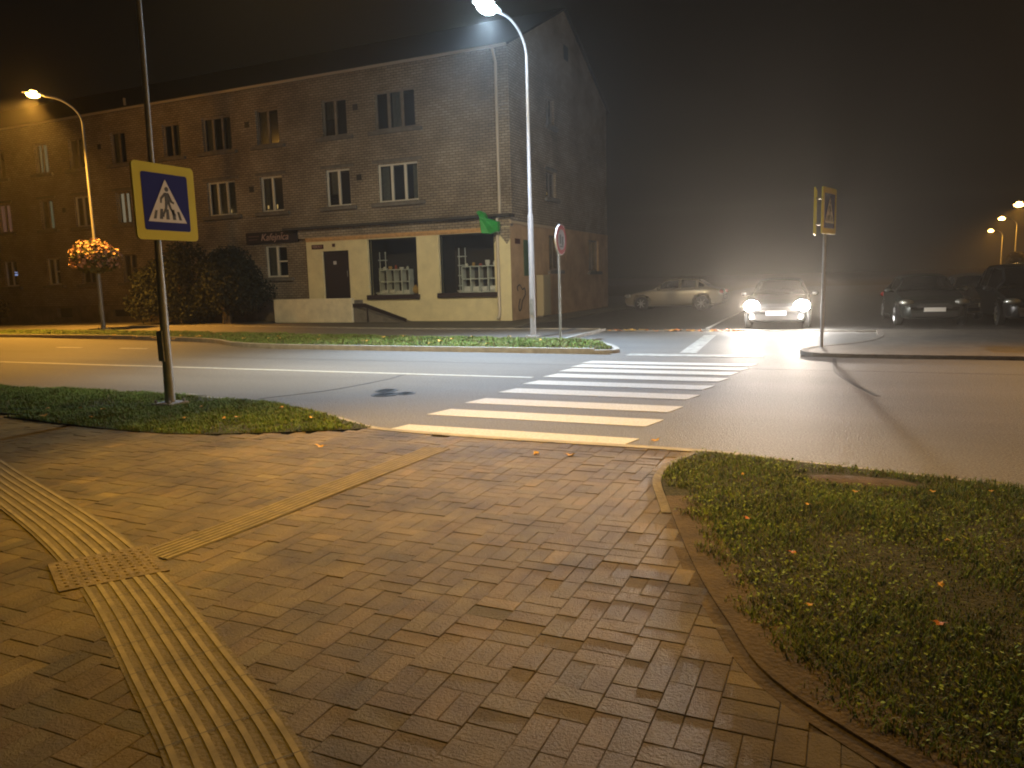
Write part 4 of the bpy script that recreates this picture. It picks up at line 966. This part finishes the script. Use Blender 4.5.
def plant(name, label, cat, loc, clumps, n, leaf, trunkpts, mt, seed, group=None):
    t = thing(name, label, cat, loc, 0, group)
    v, f__ = crown(n, clumps, leaf, seed); np_mesh('crown', v, f__, 4, mt, parent=t)
    mb = MB()
    for q, rr in trunkpts: mb.tube(q, rr, 8)
    mb.build('trunk', M['bark'], t, smooth=True); return t
g_ = random.Random(5)
def rc(w_, h, k):
    L = []
    for i in range(k):
        x = g_.uniform(-w_, w_); L.append((x, g_.uniform(-.5, .5), g_.uniform(.7, h*(1-.45*abs(x)/w_)), g_.uniform(.6, 1.1), g_.uniform(.6, .9), g_.uniform(.5, .9)))
    return L
stems = lambda k, w_, h: [([(g_.uniform(-.3, .3), 0, 0), (g_.uniform(-w_/2, w_/2), 0, h*.5), (g_.uniform(-w_, w_), 0, h)], [.07, .05, .02]) for _ in range(k)]
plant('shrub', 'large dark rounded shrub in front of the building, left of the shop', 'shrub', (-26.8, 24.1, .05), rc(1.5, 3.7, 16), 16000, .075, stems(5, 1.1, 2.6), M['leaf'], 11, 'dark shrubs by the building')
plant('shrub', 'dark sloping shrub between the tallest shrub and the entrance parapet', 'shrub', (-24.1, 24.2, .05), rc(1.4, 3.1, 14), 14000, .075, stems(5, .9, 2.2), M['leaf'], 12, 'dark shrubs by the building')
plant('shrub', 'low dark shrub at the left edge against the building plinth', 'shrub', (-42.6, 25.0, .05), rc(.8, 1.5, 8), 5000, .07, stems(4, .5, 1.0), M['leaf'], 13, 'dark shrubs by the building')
plant('tree', 'small tree lit orange behind the parked car at the right edge', 'tree', (14.6, 72, 0), [(0, 0, 2.5, 1.2, 1.2, .9), (-.8, 0, 1.8, .8, .8, .7), (.9, 0, 2.0, 1.0, .9, .8)], 5000, .13, [([(0, 0, 0), (0, 0, 2.1)], [.13, .06])], M['leaf2'], 21, 'trees behind the parked cars')
plant('tree', 'slim bushy tree lit orange below the farthest lamp', 'tree', (12.3, 71, 0), [(0, 0, 1.9, .7, .7, .8), (-.4, 0, 1.2, .6, .6, .6)], 3500, .12, [([(0, 0, 0), (0, 0, 1.6)], [.10, .05])], M['leaf2'], 22, 'trees behind the parked cars')

# ================================================================== CARS
def interp(xs, ys, x): return float(np.interp(x, xs, ys))
def build_car(label, loc, rotz, paint, L=4.4, W=1.76, H=1.42, lit=False, estate=False, group='parked cars', cat='car', name='car'):
    """car points along -Y (front at y=0, rear at y=L); origin at ground under the front bumper's middle"""
    t = thing(name, label, cat, loc, rotz, group)
    X = [0, .015, .05, .13, .24, .31, .43, .58, .74, .87, .965, 1]
    deck = [.50, .62, .70, .79, .87, .92, .94, .95, .96, .97, .90, .66]
    roof = [.50, .62, .70, .79, .87, .925, H-.06, H, H-.05, .99, .90, .66]
    if estate: roof = [.50, .62, .70, .79, .87, .925, H-.07, H, H-.02, H-.12, 1.0, .66]; X = [0, .015, .05, .13, .22, .28, .40, .58, .80, .93, .985, 1]
    wid = [.66, .78, .86, .92, .96, .97, .98, 1, .99, .96, .88, .74]
    bot = [.30, .24, .20, .18, .18, .18, .18, .18, .18, .20, .26, .34]
    ns = 72; ring = []
    tt = np.linspace(0, 1, ns)
    rows = []
    fy, ry = .185*L, .80*L; wr = .325
    for x in tt:
        d = interp(X, deck, x); zr = interp(X, roof, x); hw = interp(X, wid, x)*W/2; zb = interp(X, bot, x)
        gh = max(0, zr-d); k = min(1, gh/.3)
        hr = hw*.93*(1-k)+hw*.70*k
        prof = [(0, zb), (hw*.80, zb), (hw*.96, zb+.05), (hw*.99, zb+.16), (hw, .52), (hw*.985, .64 if d > .7 else d-.07), (hw*.98, .72 if d > .8 else d-.065), (hw*.965, d-.06), (hw*.93, d-.015), (hw*.90, d)]
        prof += [(hw*.90+(hr-hw*.90)*s, d+(zr-.05*k-d)*s) for s in (.08, .36, .64, .92)]
        prof += [(hr*.93, zr-.018*k), (hr*.8, zr), (hr*.45, zr+.02), (0, zr+.028)]
        rows.append([(px, x*L, pz) for px, pz in prof])
    m_ = len(rows[0])
    A = np.array(rows)     # ns x m x 3
    # wheel arches: push the lower side inwards around each wheel
    for wy in (fy, ry):
        dd = np.hypot(A[:, :, 1]-wy, (A[:, :, 2]-.31)); near = (dd < wr+.045) & (A[:, :, 0] > W*.3)
        A[:, :, 0] = np.where(near, W/2*.66, A[:, :, 0])
    V = []; full = []
    for i in range(ns):
        rowf = [tuple(A[i, j]) for j in range(m_)]+[(-A[i, j, 0], A[i, j, 1], A[i, j, 2]) for j in range(m_-2, 0, -1)]
        full.append(rowf)
    nr = len(full[0]); V = [p for rw_ in full for p in rw_]
    F = {'body': [], 'windscreen': [], 'rear_window': [], 'side_windowL': [], 'side_windowR': []}
    for i in range(ns-1):
        xm = (tt[i]+tt[i+1])/2; d = interp(X, deck, xm); zr = interp(X, roof, xm)
        for j in range(nr):
            j2 = (j+1) % nr; face = (i*nr+j, (i+1)*nr+j, (i+1)*nr+j2, i*nr+j2)
            jj = j if j < m_-1 else nr-1-j      # mirror index
            isL = j < m_-1
            key = 'body'
            x0, x1, x2, x3 = X[5], X[6], X[8], X[9]
            if jj in (10, 11, 12) and zr-d > .18 and (x1-.05) < xm < (x3-.035):
                if not abs(xm-(x1+x2)/2+.005) < .014 and not (xm > x2-.005 and xm < x2+.02): key = 'side_windowL' if isL else 'side_windowR'
            if jj >= 14 and (x0+.006) < xm < (x1-.008): key = 'windscreen'
            if jj >= 14 and (x2+.015) < xm < (x3-.01): key = 'rear_window'
            F[key].append(face)
    F['body'].append(tuple(range(nr-1, -1, -1))); F['body'].append(tuple((ns-1)*nr+k for k in range(nr)))
    for key, fl in F.items():
        if not fl: continue
        used = sorted({v for q in fl for v in q}); mp = {v: i for i, v in enumerate(used)}
        mb = MB(); mb.add([V[v] for v in used], [tuple(mp[v] for v in q) for q in fl])
        mb.build(key.rstrip('LR') if key.startswith('side') else key, paint if key == 'body' else M['carglass'], t, smooth=True)
    hz = .655
    # lamps, grille, bumper, plate
    for s in (-1, 1):
        mb = MB(); mb.ellipsoid((0, 0, 0), .21 if lit else .19, .15, .155 if lit else .085, 16, 8)
        hl = mb.build('headlight', M['head_on'] if lit else M['reflector'], t, smooth=True, loc=(s*W*.375, .06*L*.6, hz), rotz=s*.35)
        if not lit:
            mb = MB(); mb.ellipsoid((0, -.02, 0), .2, .155, .092, 16, 8); mb.build('lens', M['lens'], hl, smooth=True)
        mb = MB(); mb.ellipsoid((s*W*.40, L*.985, .78), .16, .10, .09, 12, 8); mb.build('tail_light', M['redlens'], t, smooth=True)
        if lit: mb = MB(); mb.tube([(s*W*.36, .03, .36), (s*W*.36, .012, .36)], .07, 14); mb.build('fog_lamp', M['reflector'], t)
        mb = MB(); mb.ellipsoid((s*(W/2+.08), L*.36, .97), .11, .06, .07, 12, 8); mb.tube([(s*(W/2-.08), L*.355, .93), (s*(W/2+.05), L*.36, .94)], .02, 6)
        mb.build('mirror', paint, t, smooth=True)
        for wy in (fy, ry):
            mb = MB(); x0, x1 = s*(W/2-.20), s*(W/2-.012)
            mb.tube([(x0, 0, 0), (x0+s*.02, 0, 0), (x1-s*.02, 0, 0), (x1, 0, 0)], [.29, .31, .31, .285], 30); wh = mb.build('wheel', M['tyre'], t, smooth=True, loc=(0, wy, .31))
            mb = MB(); mb.tube([(x1-s*.01, 0, 0), (x1+s*.004, 0, 0)], [.2, .195], 24, caps=False)
            mb.tube([(x1-s*.05, 0, 0), (x1-s*.03, 0, 0)], .2, 24)
            for k in range(7):
                a = 2*PI*k/7; mb.tube([(x1, .03*math.cos(a), .03*math.sin(a)), (x1+s*.002, .195*math.cos(a), .195*math.sin(a))], [.03, .018], 6)
            mb.tube([(x1-s*.02, 0, 0), (x1+s*.012, 0, 0)], .045, 12)
            mb.build('rim', M['rim'], wh)
    mb = MB(); mb.box(-.42, .42, -.012, .05, .50, .565); mb.box(-.36, .36, -.003, .05, .58, .615); mb.build('grille', M['dark'], t)
    mb = MB(); mb.box(-.55, .55, -.006, .06, .27, .37); mb.build('lower_intake', M['dark'], t)
    mb = MB(); mb.box(-.26, .26, -.030, -.014, .405, .515); mb.build('number_plate', M['plate'], t)
    mb = MB(); mb.box(-.26, .26, L+.004, L+.018, .52, .63); mb.build('number_plate', M['plate'], t)
    MB().box(-.5, .5, L*.985, L+.003, .45, .5).build('bumper_strip', M['dark'], t)
    return t
silver = car_paint('silver_paint', (.26, .22, .16)); darkp = car_paint('dark_green_paint', (.03, .035, .032)); blackp = car_paint('black_paint', (.02, .02, .02)); grayp = car_paint('grey_paint', (.04, .04, .04)); tanp = car_paint('tan_paint', (.20, .16, .12))
hc = build_car('grey car facing the crossing with both headlights blazing', (-1.75, 21.75, .0), R(2), grayp, lit=True, group=None, H=1.40)
build_car('silver car parked side on between the building and the headlights', (-9.2, 33.9, .05), R(-90), silver, L=4.35, group='parked cars')
build_car('dark car parked nose on, right of the crossing sign', (2.2, 23.1, .0), R(4), darkp, L=4.5, W=1.78, H=1.40)
build_car('brownish car half hidden between the two dark parked cars', (3.85, 25.9, .0), R(3), tanp, L=4.3, W=1.70, H=1.36)
build_car('tall black estate car cut off by the right edge of the view', (4.65, 22.9, .0), R(2), blackp, L=4.7, W=1.86, H=1.62, estate=True)
for s in (-1, 1):
    spot('headlight_beam', (-1.75+s*.68, 21.62, .66), P_HEAD, (1.0, .82, .66), aim=(-.02+s*.01, -1, .19), size=50, blend=1, rad=.06)
    spot('dipped_beam', (-1.75+s*.68, 21.6, .62), 160, (1.0, .93, .84), aim=(-.02, -1, -.12), size=90, blend=1, rad=.06)
    gl_ = bpy.data.lights.new('headlight_glow', 'POINT'); gl_.energy = 200; gl_.color = (1, .95, .9); gl_.shadow_soft_size = .06
    go_ = bpy.data.objects.new('headlight_glow', gl_); C.objects.link(go_); go_.location = (-1.75+s*.68, 21.45, .68)

# ================================================================== HAZE
hz = bpy.data.materials.new('night_haze'); hz.use_nodes = True; t = hz.node_tree; t.nodes.clear()
o = t.nodes.new('ShaderNodeOutputMaterial'); pv = t.nodes.new('ShaderNodeVolumePrincipled')
pv.inputs['Color'].default_value = (.96, .93, .86, 1); pv.inputs['Density'].default_value = HAZE_DENSITY; pv.inputs['Anisotropy'].default_value = 0.72
t.links.new(pv.outputs[0], o.inputs['Volume'])
hb = MB().box(-100, 60, -45, 170, -1.5, 16).build('haze', hz)
tag(hb, 'thin night haze glowing round the lamps and headlights', 'haze', None, 'stuff')
